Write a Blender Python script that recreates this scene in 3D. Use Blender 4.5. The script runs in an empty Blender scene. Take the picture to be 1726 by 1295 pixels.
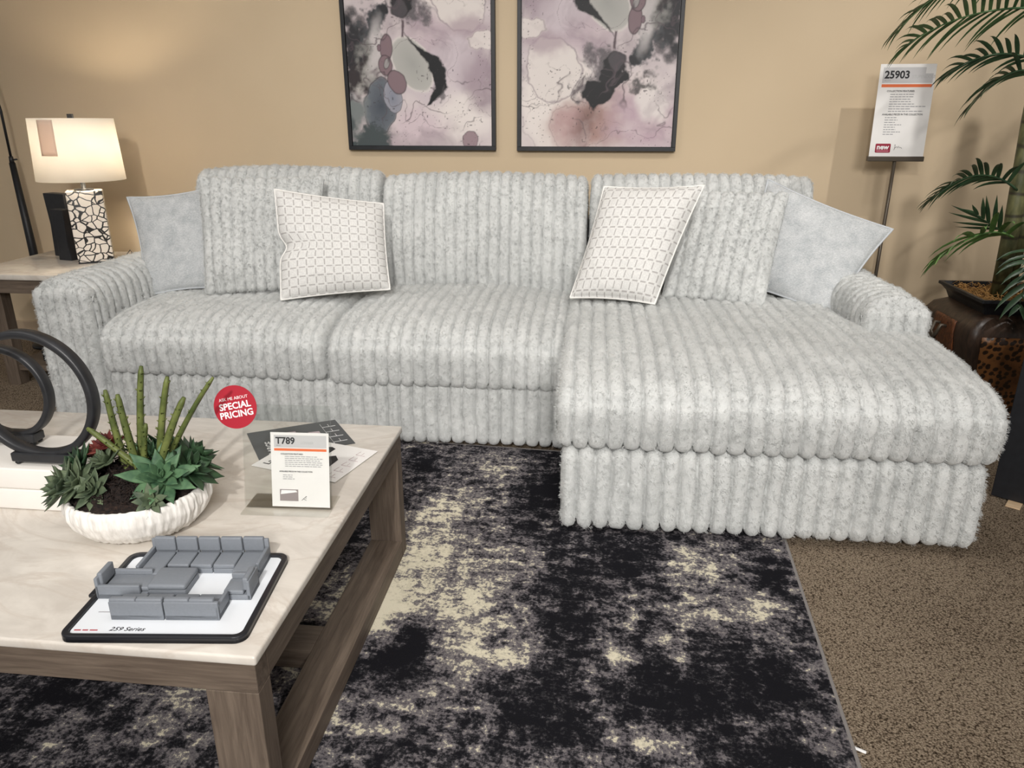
import bpy, bmesh, math, random
import numpy as np
from mathutils import Vector, Matrix, Euler
PI = math.pi
rnd = random.Random(7)
sc = bpy.context.scene
COL = sc.collection

# ------------------------------------------------------------------ helpers
W = {}                      # world matrices of roots / parts

def finish(o, parent=None, mat=None):
    COL.objects.link(o)
    M = o.matrix_basis.copy()
    if parent is not None:
        o.parent = parent
        M = W[parent] @ M
    W[o] = M
    if mat is not None:
        o.data.materials.append(mat)
    return o

def tag(o, label=None, cat=None, group=None, kind=None):
    if label: o['label'] = label
    if cat: o['category'] = cat
    if group: o['group'] = group
    if kind: o['kind'] = kind
    return o

def thing(name, loc, label, cat, rz=0.0, group=None):
    o = bpy.data.objects.new(name, None)
    o.empty_display_size = 0.05
    o.location = loc
    o.rotation_euler = (0, 0, rz)
    finish(o)
    W[o] = Matrix.Translation(Vector(loc)) @ Matrix.Rotation(rz, 4, 'Z')
    return tag(o, label, cat, group)

def mesh_obj(name, verts, faces, mat=None, parent=None, smooth=True, world=False, uv=None, cols=None):
    """verts in the parent's frame (or in world metres with world=True)"""
    v = np.asarray(verts, dtype=np.float64).reshape(-1, 3)
    if world and parent is not None:
        Mi = np.array(W[parent].inverted())
        v = v @ Mi[:3, :3].T + Mi[:3, 3]
    me = bpy.data.meshes.new(name)
    me.from_pydata(v.tolist(), [], [tuple(int(i) for i in f) for f in faces])
    if smooth:
        me.polygons.foreach_set('use_smooth', np.ones(len(me.polygons), dtype=bool))
    if uv is not None:
        l = me.uv_layers.new(name='UVMap')
        idx = np.zeros(len(me.loops), dtype=np.int32)
        me.loops.foreach_get('vertex_index', idx)
        l.data.foreach_set('uv', np.asarray(uv, dtype=np.float32)[idx].ravel())
    if cols is not None:
        for an, arr in cols.items():
            a = me.color_attributes.new(an, 'FLOAT_COLOR', 'POINT')
            a.data.foreach_set('color', np.asarray(arr, dtype=np.float32).ravel())
    me.update()
    return finish(bpy.data.objects.new(name, me), parent, mat)

class MB:
    """collects pieces of ONE part"""
    def __init__(s): s.v = []; s.f = []
    def add(s, verts, faces):
        b = len(s.v); s.v += [tuple(p) for p in verts]; s.f += [tuple(i + b for i in f) for f in faces]
        return s
    def box(s, x0, x1, y0, y1, z0, z1):
        return s.add([(x0,y0,z0),(x1,y0,z0),(x1,y1,z0),(x0,y1,z0),(x0,y0,z1),(x1,y0,z1),(x1,y1,z1),(x0,y1,z1)],
                     [(0,3,2,1),(4,5,6,7),(0,1,5,4),(1,2,6,5),(2,3,7,6),(3,0,4,7)])
    def rbox(s, x0, x1, y0, y1, z0, z1, r=0.005, seg=2, M=None):
        bm = bmesh.new()
        bmesh.ops.create_cube(bm, size=1)
        for v in bm.verts:
            v.co = Vector(((x0+x1)/2 + v.co.x*(x1-x0), (y0+y1)/2 + v.co.y*(y1-y0), (z0+z1)/2 + v.co.z*(z1-z0)))
        bmesh.ops.bevel(bm, geom=bm.edges[:], offset=r, segments=seg, profile=0.5, affect='EDGES')
        if M: bm.transform(M)
        bm.verts.index_update()
        s.add([tuple(v.co) for v in bm.verts], [tuple(v.index for v in f.verts) for f in bm.faces]); bm.free()
        return s
    def tube(s, pts, rad, n=10, cap=True):
        pts = [Vector(p) for p in pts]
        rr = rad if isinstance(rad, (list, tuple)) else [rad]*len(pts)
        up = Vector((0, 0, 1)); V = []; F = []
        T0 = (pts[1]-pts[0]).normalized()
        a = up.cross(T0)
        if a.length < 1e-3: a = Vector((1, 0, 0))
        a.normalize()
        for i, p in enumerate(pts):
            T = (pts[min(i+1, len(pts)-1)] - pts[max(i-1, 0)]).normalized()
            a = (a - T*a.dot(T)).normalized(); b = T.cross(a)
            for k in range(n):
                t = 2*PI*k/n
                V.append(p + (a*math.cos(t) + b*math.sin(t))*rr[i])
        for i in range(len(pts)-1):
            for k in range(n):
                F.append((i*n+k, i*n+(k+1) % n, (i+1)*n+(k+1) % n, (i+1)*n+k))
        if cap:
            F.append(tuple(range(n))[::-1]); F.append(tuple(range((len(pts)-1)*n, len(pts)*n)))
        return s.add(V, F)
    def lathe(s, prof, n=48, c=(0, 0), M=None):
        V = []; F = []
        for r, z in prof:
            for k in range(n):
                t = 2*PI*k/n
                p = Vector((c[0]+r*math.cos(t), c[1]+r*math.sin(t), z))
                V.append(M @ p if M else p)
        for i in range(len(prof)-1):
            for k in range(n):
                F.append((i*n+k, i*n+(k+1) % n, (i+1)*n+(k+1) % n, (i+1)*n+k))
        if prof[0][0] > 1e-6: F.append(tuple(range(n))[::-1])
        if prof[-1][0] > 1e-6: F.append(tuple(range((len(prof)-1)*n, len(prof)*n)))
        return s.add(V, F)
    def prism(s, poly, d, M):
        """poly (x,y) extruded by d along +z, then M"""
        n = len(poly)
        V = [M @ Vector((x, y, 0)) for x, y in poly] + [M @ Vector((x, y, d)) for x, y in poly]
        F = [tuple(range(n))[::-1], tuple(range(n, 2*n))] + [(i, (i+1) % n, n+(i+1) % n, n+i) for i in range(n)]
        return s.add(V, F)
    def build(s, name, mat, parent=None, smooth=False, world=False, bevel=0, seg=2):
        o = mesh_obj(name, s.v, s.f, mat, parent, smooth, world)
        if bevel:
            m = o.modifiers.new('b', 'BEVEL'); m.width = bevel; m.segments = seg; m.limit_method = 'ANGLE'; m.angle_limit = 0.6
            m.harden_normals = False
        return o

def rrect(x0, x1, y0, y1, r, n=6):
    out = []
    for cx, cy, a0 in ((x1-r, y1-r, 0), (x0+r, y1-r, 90), (x0+r, y0+r, 180), (x1-r, y0+r, 270)):
        for k in range(n+1):
            a = math.radians(a0 + 90*k/n); out.append((cx+r*math.cos(a), cy+r*math.sin(a)))
    return out

def hash3(ix, iy, iz, seed):
    h = (ix.astype(np.int64)*374761393 + iy.astype(np.int64)*668265263 + iz.astype(np.int64)*2147483647 + seed*1274126177) & 0xFFFFFFFF
    h = ((h ^ (h >> 13))*1274126177) & 0xFFFFFFFF
    h = h ^ (h >> 16)
    return (h & 0xFFFF)/65535.0

def vnoise(P, freq, seed=0):
    P = np.asarray(P, dtype=np.float64)*freq
    i = np.floor(P); f = P - i; f = f*f*(3-2*f); i = i.astype(np.int64)
    r = 0
    for dx in (0, 1):
        for dy in (0, 1):
            for dz in (0, 1):
                w = (f[:, 0] if dx else 1-f[:, 0])*(f[:, 1] if dy else 1-f[:, 1])*(f[:, 2] if dz else 1-f[:, 2])
                r = r + w*hash3(i[:, 0]+dx, i[:, 1]+dy, i[:, 2]+dz, seed)
    return r

def fbm(P, freq, seed=0, octv=4):
    r = 0; a = 0.5; t = 0
    for k in range(octv):
        r = r + a*vnoise(P, freq*2**k, seed+k*17); t += a; a *= 0.5
    return r/t

# ------------------------------------------------------------------ materials
class NT:
    def __init__(s, name):
        s.m = bpy.data.materials.new(name); s.m.use_nodes = True
        s.t = s.m.node_tree; s.n = s.t.nodes; s.l = s.t.links
        s.b = s.n['Principled BSDF']; s.out = s.n['Material Output']
    def node(s, typ, **kw):
        x = s.n.new(typ)
        for k, v in kw.items():
            if k.startswith('_'): setattr(x, k[1:], v)
            else: x.inputs[k.replace('_', ' ')].default_value = v
        return x
    def link(s, a, b): s.l.new(a, b)
    def coord(s, scale=(1, 1, 1), rot=(0, 0, 0), kind='Object'):
        c = s.node('ShaderNodeTexCoord'); m = s.node('ShaderNodeMapping')
        m.inputs['Scale'].default_value = scale; m.inputs['Rotation'].default_value = rot
        s.link(c.outputs[kind], m.inputs['Vector']); return m.outputs['Vector']
    def noise(s, vec, scale, detail=4, rough=0.55, dist=0.0):
        x = s.node('ShaderNodeTexNoise'); x.inputs['Scale'].default_value = scale
        x.inputs['Detail'].default_value = detail; x.inputs['Roughness'].default_value = rough
        x.inputs['Distortion'].default_value = dist
        if vec is not None: s.link(vec, x.inputs['Vector'])
        return x.outputs['Fac']
    def ramp(s, fac, stops, interp='LINEAR'):
        r = s.node('ShaderNodeValToRGB'); e = r.color_ramp.elements; r.color_ramp.interpolation = interp
        while len(e) < len(stops): e.new(0.5)
        for el, (p, c) in zip(e, stops):
            el.position = p; el.color = (*c, 1) if len(c) == 3 else c
        s.link(fac, r.inputs['Fac']); return r.outputs['Color']
    def mix(s, a, b, fac, blend='MIX'):
        x = s.n.new('ShaderNodeMix'); x.data_type = 'RGBA'; x.blend_type = blend
        for v, i in ((a, 6), (b, 7), (fac, 0)):
            if hasattr(v, 'is_linked') or hasattr(v, 'node'): s.link(v, x.inputs[i])
            else: x.inputs[i].default_value = (*v, 1) if isinstance(v, tuple) and len(v) == 3 else v
        return x.outputs[2]
    def math(s, op, a, b=0.0, c=None):
        x = s.n.new('ShaderNodeMath'); x.operation = op
        for i, v in enumerate((a, b, c)):
            if v is None: continue
            if hasattr(v, 'node'): s.link(v, x.inputs[i])
            else: x.inputs[i].default_value = v
        return x.outputs[0]
    def bump(s, h, strength=0.3, dist=0.01):
        x = s.node('ShaderNodeBump'); x.inputs['Strength'].default_value = strength; x.inputs['Distance'].default_value = dist
        s.link(h, x.inputs['Height']); s.link(x.outputs['Normal'], s.b.inputs['Normal']); return x
    def color(s, c):
        if hasattr(c, 'node'): s.link(c, s.b.inputs['Base Color'])
        else: s.b.inputs['Base Color'].default_value = (*c, 1)
    def set(s, **kw):
        for k, v in kw.items(): s.b.inputs[k.replace('_', ' ')].default_value = v
        return s

def plain(name, c, rough=0.5, spec=0.5, metal=0.0, noise=0.0, nscale=60):
    t = NT(name); t.set(Roughness=rough, Metallic=metal); t.b.inputs['Specular IOR Level'].default_value = spec
    if noise:
        f = t.noise(t.coord(), nscale, 4)
        lo = tuple(max(0, x*(1-noise)) for x in c); hi = tuple(min(1, x*(1+noise)) for x in c)
        t.color(t.ramp(f, [(0.3, lo), (0.7, hi)])); t.bump(f, 0.08, 0.003)
    else: t.color(c)
    return t.m

def srgb(r, g, b):
    f = lambda x: (x/255/12.92) if x/255 <= 0.04045 else ((x/255+0.055)/1.055)**2.4
    return (f(r), f(g), f(b))

def plush(name, c0, c1):
    t = NT(name); t.set(Roughness=0.95); t.b.inputs['Specular IOR Level'].default_value = 0.1
    v = t.coord()
    big = t.noise(v, 7, 3, 0.6, 0.6); mid = t.noise(v, 60, 4, 0.7, 1.2); fine = t.noise(v, 260, 3, 0.7, 0.6)
    m = t.math('ADD', t.math('MULTIPLY', big, 0.55), t.math('MULTIPLY', mid, 0.45))
    t.color(t.ramp(m, [(0.35, c0), (0.62, c1)]))
    h = t.math('ADD', t.math('MULTIPLY', mid, 0.7), t.math('MULTIPLY', fine, 0.5))
    t.bump(h, 0.55, 0.012)
    t.b.inputs['Sheen Weight'].default_value = 0.25; t.b.inputs['Sheen Roughness'].default_value = 0.5
    return t.m

M_plush = plush('pale_plush', (0.54, 0.555, 0.548), (0.70, 0.713, 0.702))

def wood(name, c0, c1, ax='X', scale=1.0):
    t = NT(name); t.set(Roughness=0.55); t.b.inputs['Specular IOR Level'].default_value = 0.3
    s = {'X': (2, 30, 30), 'Y': (30, 2, 30), 'Z': (30, 30, 2)}[ax]
    v = t.coord(tuple(k*scale for k in s))
    n = t.noise(v, 3.0, 6, 0.65, 0.5); n2 = t.noise(t.coord(), 4, 2)
    f = t.math('ADD', t.math('MULTIPLY', n, 0.75), t.math('MULTIPLY', n2, 0.25))
    t.color(t.ramp(f, [(0.36, c0), (0.64, c1)])); t.bump(n, 0.15, 0.002)
    return t.m
WC0, WC1 = srgb(82, 71, 62), srgb(115, 102, 90)
M_woodX = wood('greyed_oak_x', WC0, WC1, 'X'); M_woodY = wood('greyed_oak_y', WC0, WC1, 'Y'); M_woodZ = wood('greyed_oak_z', WC0, WC1, 'Z')

def marble():
    t = NT('cream_marble'); t.set(Roughness=0.22)
    v = t.coord((1, 1.8, 1), (0, 0, 0.5))
    n = t.noise(v, 2.2, 7, 0.6, 1.3); n2 = t.noise(v, 7, 5, 0.6, 0.8)
    vein = t.math('ABSOLUTE', t.math('SUBTRACT', n, 0.5))
    base = t.ramp(n2, [(0.3, srgb(192, 185, 176)), (0.7, srgb(216, 210, 201))])
    vc = t.ramp(vein, [(0.0, (1, 1, 1)), (0.035, (0, 0, 0))])
    t.color(t.mix(base, srgb(172, 156, 142), t.math('MULTIPLY', vc, t.math('MULTIPLY', n2, 0.55))))
    return t.m
M_marble = marble()
M_black = plain('matte_black', (0.012, 0.013, 0.016), 0.45, 0.4, noise=0.2, nscale=40)
M_blackmetal = plain('black_metal', (0.02, 0.021, 0.024), 0.42, 0.5, 0.0, noise=0.25, nscale=30)
M_ink = plain('black_ink', (0.015, 0.015, 0.018), 0.6)
M_greyink = plain('grey_ink', (0.33, 0.33, 0.34), 0.6)
M_lightink = plain('pale_grey_ink', (0.45, 0.45, 0.45), 0.6)
M_paper = plain('white_paper', srgb(232, 230, 228), 0.55, 0.3, noise=0.015, nscale=20)
M_papergrey = plain('grey_header', srgb(196, 195, 196), 0.55, 0.3)
M_orange = plain('orange_band', srgb(226, 112, 62), 0.5)
M_red = plain('red_print', srgb(166, 34, 50), 0.45, 0.4)
M_crimson = plain('crimson_print', srgb(146, 30, 54), 0.45, 0.4)
M_white = plain('white_print', (0.85, 0.85, 0.85), 0.5)

def clear():
    t = NT('clear_acrylic'); n, l = t.n, t.l
    tr = n.new('ShaderNodeBsdfTransparent'); tr.inputs[0].default_value = (0.965, 0.97, 0.965, 1)
    gl = n.new('ShaderNodeBsdfGlossy'); gl.inputs['Roughness'].default_value = 0.04
    lw = n.new('ShaderNodeLayerWeight'); lw.inputs['Blend'].default_value = 0.5
    fr = n.new('ShaderNodeMath'); fr.operation = 'POWER'; fr.inputs[1].default_value = 3.5; l.new(lw.outputs['Facing'], fr.inputs[0])
    f2 = n.new('ShaderNodeMath'); f2.operation = 'MULTIPLY_ADD'; f2.inputs[1].default_value = 0.6; f2.inputs[2].default_value = 0.03; l.new(fr.outputs[0], f2.inputs[0]); fr = f2
    mx = n.new('ShaderNodeMixShader')
    l.new(fr.outputs[0], mx.inputs[0]); l.new(tr.outputs[0], mx.inputs[1]); l.new(gl.outputs[0], mx.inputs[2])
    l.new(mx.outputs[0], t.out.inputs['Surface']); n.remove(t.b)
    return t.m
M_clear = clear()

# ------------------------------------------------------------------ lettering
def lettering(name, body, size, M, mat, parent, bold=0.0, align='LEFT', sx=1.0, shear=0.0):
    """flat raised text; M maps text plane (x right, y up, z out) into the parent's frame"""
    cu = bpy.data.curves.new(name, 'FONT'); cu.body = body; cu.size = size; cu.offset = bold*size
    cu.extrude = 0.0002; cu.align_x = align; cu.shear = shear; cu.resolution_u = 3
    o = bpy.data.objects.new(name, cu); COL.objects.link(o)
    bpy.context.view_layer.update()
    dg = bpy.context.evaluated_depsgraph_get()
    me = bpy.data.meshes.new_from_object(o.evaluated_get(dg))
    bpy.data.objects.remove(o); bpy.data.curves.remove(cu)
    me.transform(M @ Matrix.Diagonal((sx, 1, 1, 1)))
    me.name = name; me.materials.clear()
    return finish(bpy.data.objects.new(name, me), parent, mat)

def patch(mb, M, x0, x1, y0, y1, d=0.0004):
    mb.prism([(x0, y0), (x1, y0), (x1, y1), (x0, y1)], d, M)

# ------------------------------------------------------------------ room shell
WALL_Y = 4.2
t = NT('painted_wall'); t.set(Roughness=0.75); t.b.inputs['Specular IOR Level'].default_value = 0.25
f = t.noise(t.coord(), 1.3, 3); g = t.noise(t.coord(), 160, 3)
t.color(t.ramp(f, [(0.3, srgb(197, 178, 150)), (0.7, srgb(203, 184, 156))])); t.bump(g, 0.06, 0.002)
M_wall = t.m
t = NT('brown_carpet'); t.set(Roughness=1.0); t.b.inputs['Specular IOR Level'].default_value = 0.05
v = t.coord(); n1 = t.noise(v, 260, 3, 0.75, 0.4); n2 = t.noise(v, 3, 3); vo = t.node('ShaderNodeTexVoronoi', Scale=190.0)
t.link(v, vo.inputs['Vector'])
mm = t.math('ADD', t.math('MULTIPLY', n1, 0.8), t.math('MULTIPLY', vo.outputs['Distance'], -0.35))
mm = t.math('ADD', mm, t.math('MULTIPLY', n2, 0.12))
t.color(t.ramp(mm, [(0.13, srgb(60, 50, 40)), (0.26, srgb(140, 124, 106)), (0.48, srgb(190, 174, 152))]))
t.bump(mm, 0.9, 0.012)
M_carpet = t.m
tag(MB().box(-9, 8, -6, WALL_Y, -0.05, 0).build('floor', M_carpet), kind='structure')
tag(MB().box(-9, 8, WALL_Y, WALL_Y+0.12, 0, 3.2).build('wall_back', M_wall), kind='structure')
tag(MB().box(-9, 8, WALL_Y-0.014, WALL_Y, 0, 0.11).build('baseboard_back', plain('baseboard_paint', srgb(178, 158, 134), 0.6), bevel=0.004), kind='structure')
tag(MB().box(-9, 8, -6, WALL_Y, 3.2, 3.3).build('ceiling', plain('ceiling_white', (0.8, 0.79, 0.77), 0.9)), kind='structure')

# ------------------------------------------------------------------ sofa
def rpoly(pts, step=0.011):
    """closed polygon of (a, b, r) with rounded corners, resampled evenly"""
    n = len(pts); out = []
    for i in range(n):
        p = np.array(pts[i][:2]); a = np.array(pts[i-1][:2]); b = np.array(pts[(i+1) % n][:2]); r = pts[i][2]
        u = (a-p)/np.linalg.norm(a-p); w = (b-p)/np.linalg.norm(b-p)
        r1 = min(r, 0.49*np.linalg.norm(a-p)); r2 = min(r, 0.49*np.linalg.norm(b-p))
        A, B = p+u*r1, p+w*r2
        for k in range(13):
            s = k/12; out.append((1-s)**2*A + 2*s*(1-s)*p + s*s*B)
    q = np.array(out + [out[0]])
    d = np.concatenate([[0], np.cumsum(np.linalg.norm(np.diff(q, axis=0), axis=1))])
    m = max(24, int(d[-1]/step)); s = np.linspace(0, d[-1], m, endpoint=False)
    return np.stack([np.interp(s, d, q[:, 0]), np.interp(s, d, q[:, 1])], 1)

def ribbed(name, parent, axis, s0, s1, prof, nrib, amp=0.012, er=0.035, crown=0.0, seams=(), fuzz=0.0035, seed=1,
           warp=None, mat=None, sub=11, step=0.011):
    """padded shape swept along X (profile y,z) or along Y (profile x,z), channel-stitched across the sweep"""
    pr = rpoly(prof, step)
    n = len(pr)
    tan = np.roll(pr, -1, 0) - np.roll(pr, 1, 0)
    tan /= np.linalg.norm(tan, axis=1)[:, None]
    nor = np.stack([tan[:, 1], -tan[:, 0]], 1)
    area = np.sum(pr[:, 0]*np.roll(pr[:, 1], -1) - np.roll(pr[:, 0], -1)*pr[:, 1])
    if area < 0: nor = -nor
    L = s1-s0
    ss = np.linspace(0, L, nrib*sub+1)
    ss = np.unique(np.concatenate([ss, er*np.array([0.02, 0.08, 0.18, 0.35, 0.6]), L-er*np.array([0.02, 0.08, 0.18, 0.35, 0.6])]))
    m = len(ss)
    fr = (ss/L*nrib) % 1.0
    rid = np.minimum((ss/L*nrib).astype(int), nrib-1)
    h = amp*(np.clip(1-np.abs(2*fr-1)**2.6, 0, 1))**0.6 - amp*0.6
    ds = np.minimum(fr, 1-fr); h -= 0.006*np.exp(-(ds/0.05)**2)
    h *= (0.85+0.3*np.array([random.Random(seed*99+int(k)).random() for k in rid]))
    e = np.minimum(ss, L-ss)
    ins = np.where(e < er, er*(1-np.sqrt(np.clip(1-(1-e/er)**2, 0, 1))), 0)
    off = (h-ins)[:, None]
    gro = np.zeros(n); bare = np.zeros(n, bool)
    for (a, b) in seams:
        d = np.hypot(pr[:, 0]-a, pr[:, 1]-b)
        k = int(np.argmin(d)); dd = np.minimum((np.arange(n)-k) % n, (k-np.arange(n)) % n)
        gro -= 0.013*np.exp(-(dd/0.65)**2); bare |= dd < 1
    zc = pr[:, 1].mean()
    top = np.clip((pr[:, 1]-zc)/(pr[:, 1].max()-zc), 0, 1)
    cr = crown*np.clip(1-((ss-L/2)/(L/2))**2, 0, 1)**0.7
    A = pr[None, :, 0] + nor[None, :, 0]*(off+gro[None, :])
    B = pr[None, :, 1] + nor[None, :, 1]*(off+gro[None, :]) + cr[:, None]*top[None, :]
    S = np.repeat((s0+ss)[:, None], n, 1)
    P = np.stack([S, A, B], 2).reshape(-1, 3) if axis == 'X' else np.stack([A, S, B], 2).reshape(-1, 3)
    N = np.stack([np.zeros((m, n)), np.repeat(nor[None, :, 0], m, 0), np.repeat(nor[None, :, 1], m, 0)], 2).reshape(-1, 3)
    if axis != 'X': N = N[:, [1, 0, 2]]
    if fuzz:
        q = (fbm(P*np.array([1, 0.6, 0.6]), 55, seed, 3)-0.5)*2*fuzz + (vnoise(P, 9, seed+5)-0.5)*2*fuzz*0.9
        P = P + N*q[:, None]
        wob = (vnoise(P, 11, seed+31)-0.5)*0.008
        P[:, 0 if axis == 'X' else 1] += wob
    if warp is not None: P = warp(P)
    idx = np.arange(m*n).reshape(m, n)
    a = idx[:-1]; b = idx[1:]
    F = np.stack([a, np.roll(a, -1, 1), np.roll(b, -1, 1), b], 2).reshape(-1, 4)
    F = F.tolist() + [idx[0].tolist()[::-1], idx[-1].tolist()]
    if (area < 0) == (axis == 'X'): F = [f[::-1] for f in F]
    o = mesh_obj(name, P, F, mat or M_plush, parent, True, world=True)
    SEAM[o] = np.tile(bare, m) | np.repeat(ds < 0.07, n)
    return o
SEAM = {}

def add_fur(o, keep, dens=11000, length=0.011):
    # short plush pile growing on the upholstery wherever it is not pressed against something
    me = o.data; n = len(me.vertices)
    co = np.zeros(n*3); me.vertices.foreach_get('co', co); co = co.reshape(-1, 3)
    no = np.zeros(n*3); me.vertices.foreach_get('normal', no); no = no.reshape(-1, 3)
    wgt = keep(co + np.array(W[o].translation), no)
    if o in SEAM: wgt = wgt & ~SEAM[o]
    vg = o.vertex_groups.new(name='pile')
    idx = np.nonzero(wgt > 0.5)[0]
    vg.add(idx.tolist(), 1.0, 'REPLACE')
    a = 0.0
    for p in me.polygons:
        if all(wgt[i] > 0.5 for i in p.vertices): a += p.area
    md = o.modifiers.new('pile', 'PARTICLE_SYSTEM'); ps = md.particle_system; st = ps.settings
    st.type = 'HAIR'; st.count = max(50, int(a*dens)); st.hair_length = length; st.hair_step = 3
    st.use_modifier_stack = False
    ps.vertex_group_density = 'pile'; ps.seed = len(o.name)+int(a*1000)
    st.use_advanced_hair = True; st.normal_factor = 0.0014; st.factor_random = 0.0010; st.object_align_factor = (0.0, -0.0003, -0.0006)
    st.child_type = 'SIMPLE'; st.rendered_child_count = 6; st.child_percent = 1; st.child_radius = 0.0085; st.child_roundness = 0.6
    st.clump_factor = 0.30; st.clump_shape = -0.2; st.roughness_2 = 0.002; st.roughness_endpoint = 0.0025; st.child_length = 1.0
    st.render_step = 3; st.display_step = 2
    st.root_radius = 0.75; st.tip_radius = 0.25; st.radius_scale = 0.0011
    return o
FUR = []
sofa = thing('sectional_sofa', (-0.55, 3.2, 0), 'long pale grey channel-stitched plush sectional sofa with a chaise at its right end', 'sofa')
# seat cushions
def seat_prof(yf, zb, zt, zc=0.525, yb=3.78):
    return [(yf+0.01, zb, 0.06), (yf, zb+0.05, 0.06), (yf-0.005, zt-0.02, 0.05), (yf+0.10, zt+0.035, 0.12), (yf+0.40, zc, 0.3), (yb, zc-0.015, 0.05), (yb, zb, 0.05)]
def chaise_warp(P):
    # the chaise cushion is cut away behind x = 1.0 to make room for the arm
    x, y = P[:, 0], P[:, 1]
    k = np.clip((x-0.985)/0.02, 0, 1)
    lim = 2.86
    Y = np.where(y > lim, y*(1-k) + (lim + (y-lim)*0.03)*k, y)
    P[:, 1] = Y
    return P
ribbed('seat_cushion', sofa, 'X', -2.045, -1.062, seat_prof(2.775, 0.288, 0.475), 19, amp=0.020, crown=0.025, seams=[(2.772, 0.466)], seed=3, er=0.05)
ribbed('seat_cushion', sofa, 'X', -1.062, -0.085, seat_prof(2.775, 0.276, 0.465), 19, amp=0.020, crown=0.035, seams=[(2.772, 0.456)], seed=4, er=0.05)
cc = ribbed('chaise_cushion', sofa, 'X', -0.095, 1.255,
       [(2.175, 0.312, 0.05), (2.16, 0.36, 0.06), (2.15, 0.475, 0.05), (2.25, 0.53, 0.12), (2.62, 0.56, 0.4), (3.78, 0.53, 0.05), (3.78, 0.312, 0.05)],
       25, amp=0.021, crown=0.02, seams=[(2.152, 0.486)], seed=5, er=0.055, warp=chaise_warp)
# bases
ribbed('base_rail', sofa, 'X', -2.03, -0.085, [(2.80, 0.028, 0.03), (2.795, 0.285, 0.03), (3.2, 0.285, 0.03), (3.2, 0.028, 0.03)], 37, amp=0.022, er=0.02, seed=6)
ribbed('chaise_base', sofa, 'X', -0.075, 1.235, [(2.172, 0.029, 0.035), (2.18, 0.30, 0.03), (3.2, 0.30, 0.03), (3.2, 0.028, 0.03)], 24, amp=0.027, er=0.03, seed=7)
# arms: body channels run over the top, front panel channels stand upright
for nm, x0, x1, yf, sd in (('armrest', -2.315, -2.045, 2.80, 8), ('armrest', 1.005, 1.262, 2.80, 9)):
    arm = ribbed(nm, sofa, 'Y', yf, 3.95, [(x0, 0.027, 0.03), (x0+0.012, 0.655, 0.10), ((x0+x1)/2, 0.695, 0.2), (x1-0.01, 0.655, 0.10), (x1, 0.027, 0.03)],
           22, amp=0.017, er=0.04, seed=sd)
    inner = MB()
    o = ribbed('arm_front', arm, 'X', x0+0.008, x1-0.008, [(yf-0.012, 0.028, 0.02), (yf-0.014, 0.638, 0.03), (yf+0.06, 0.638, 0.02), (yf+0.06, 0.028, 0.02)], 5,
           amp=0.013, er=0.03, seed=sd+10, crown=0.012)
# back frame and back cushions
ribbed('back_frame', sofa, 'X', -2.04, 1.02, [(3.84, 0.03, 0.03), (3.82, 0.84, 0.05), (3.975, 0.84, 0.05), (3.965, 0.03, 0.03)], 58, amp=0.013, er=0.03, seed=21)
def back_prof(zt, lean=0.0):
    return [(3.53, 0.47, 0.08), (3.50, 0.66, 0.2), (3.55, 0.86, 0.2), (3.60+lean, zt-0.03, 0.10), (3.70+lean, zt+0.005, 0.10), (3.85, zt-0.08, 0.12), (3.84, 0.50, 0.06)]
ribbed('back_cushion', sofa, 'X', -1.965, -1.025, back_prof(1.065), 18, amp=0.017, er=0.035, crown=0.028, seed=22)
ribbed('back_cushion', sofa, 'X', -1.015, -0.025, back_prof(1.045), 19, amp=0.017, er=0.03, crown=0.025, seed=23)
ribbed('back_cushion', sofa, 'X', -0.015, 1.0, back_prof(1.055), 19, amp=0.017, er=0.03, crown=0.012, seed=24)

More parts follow.
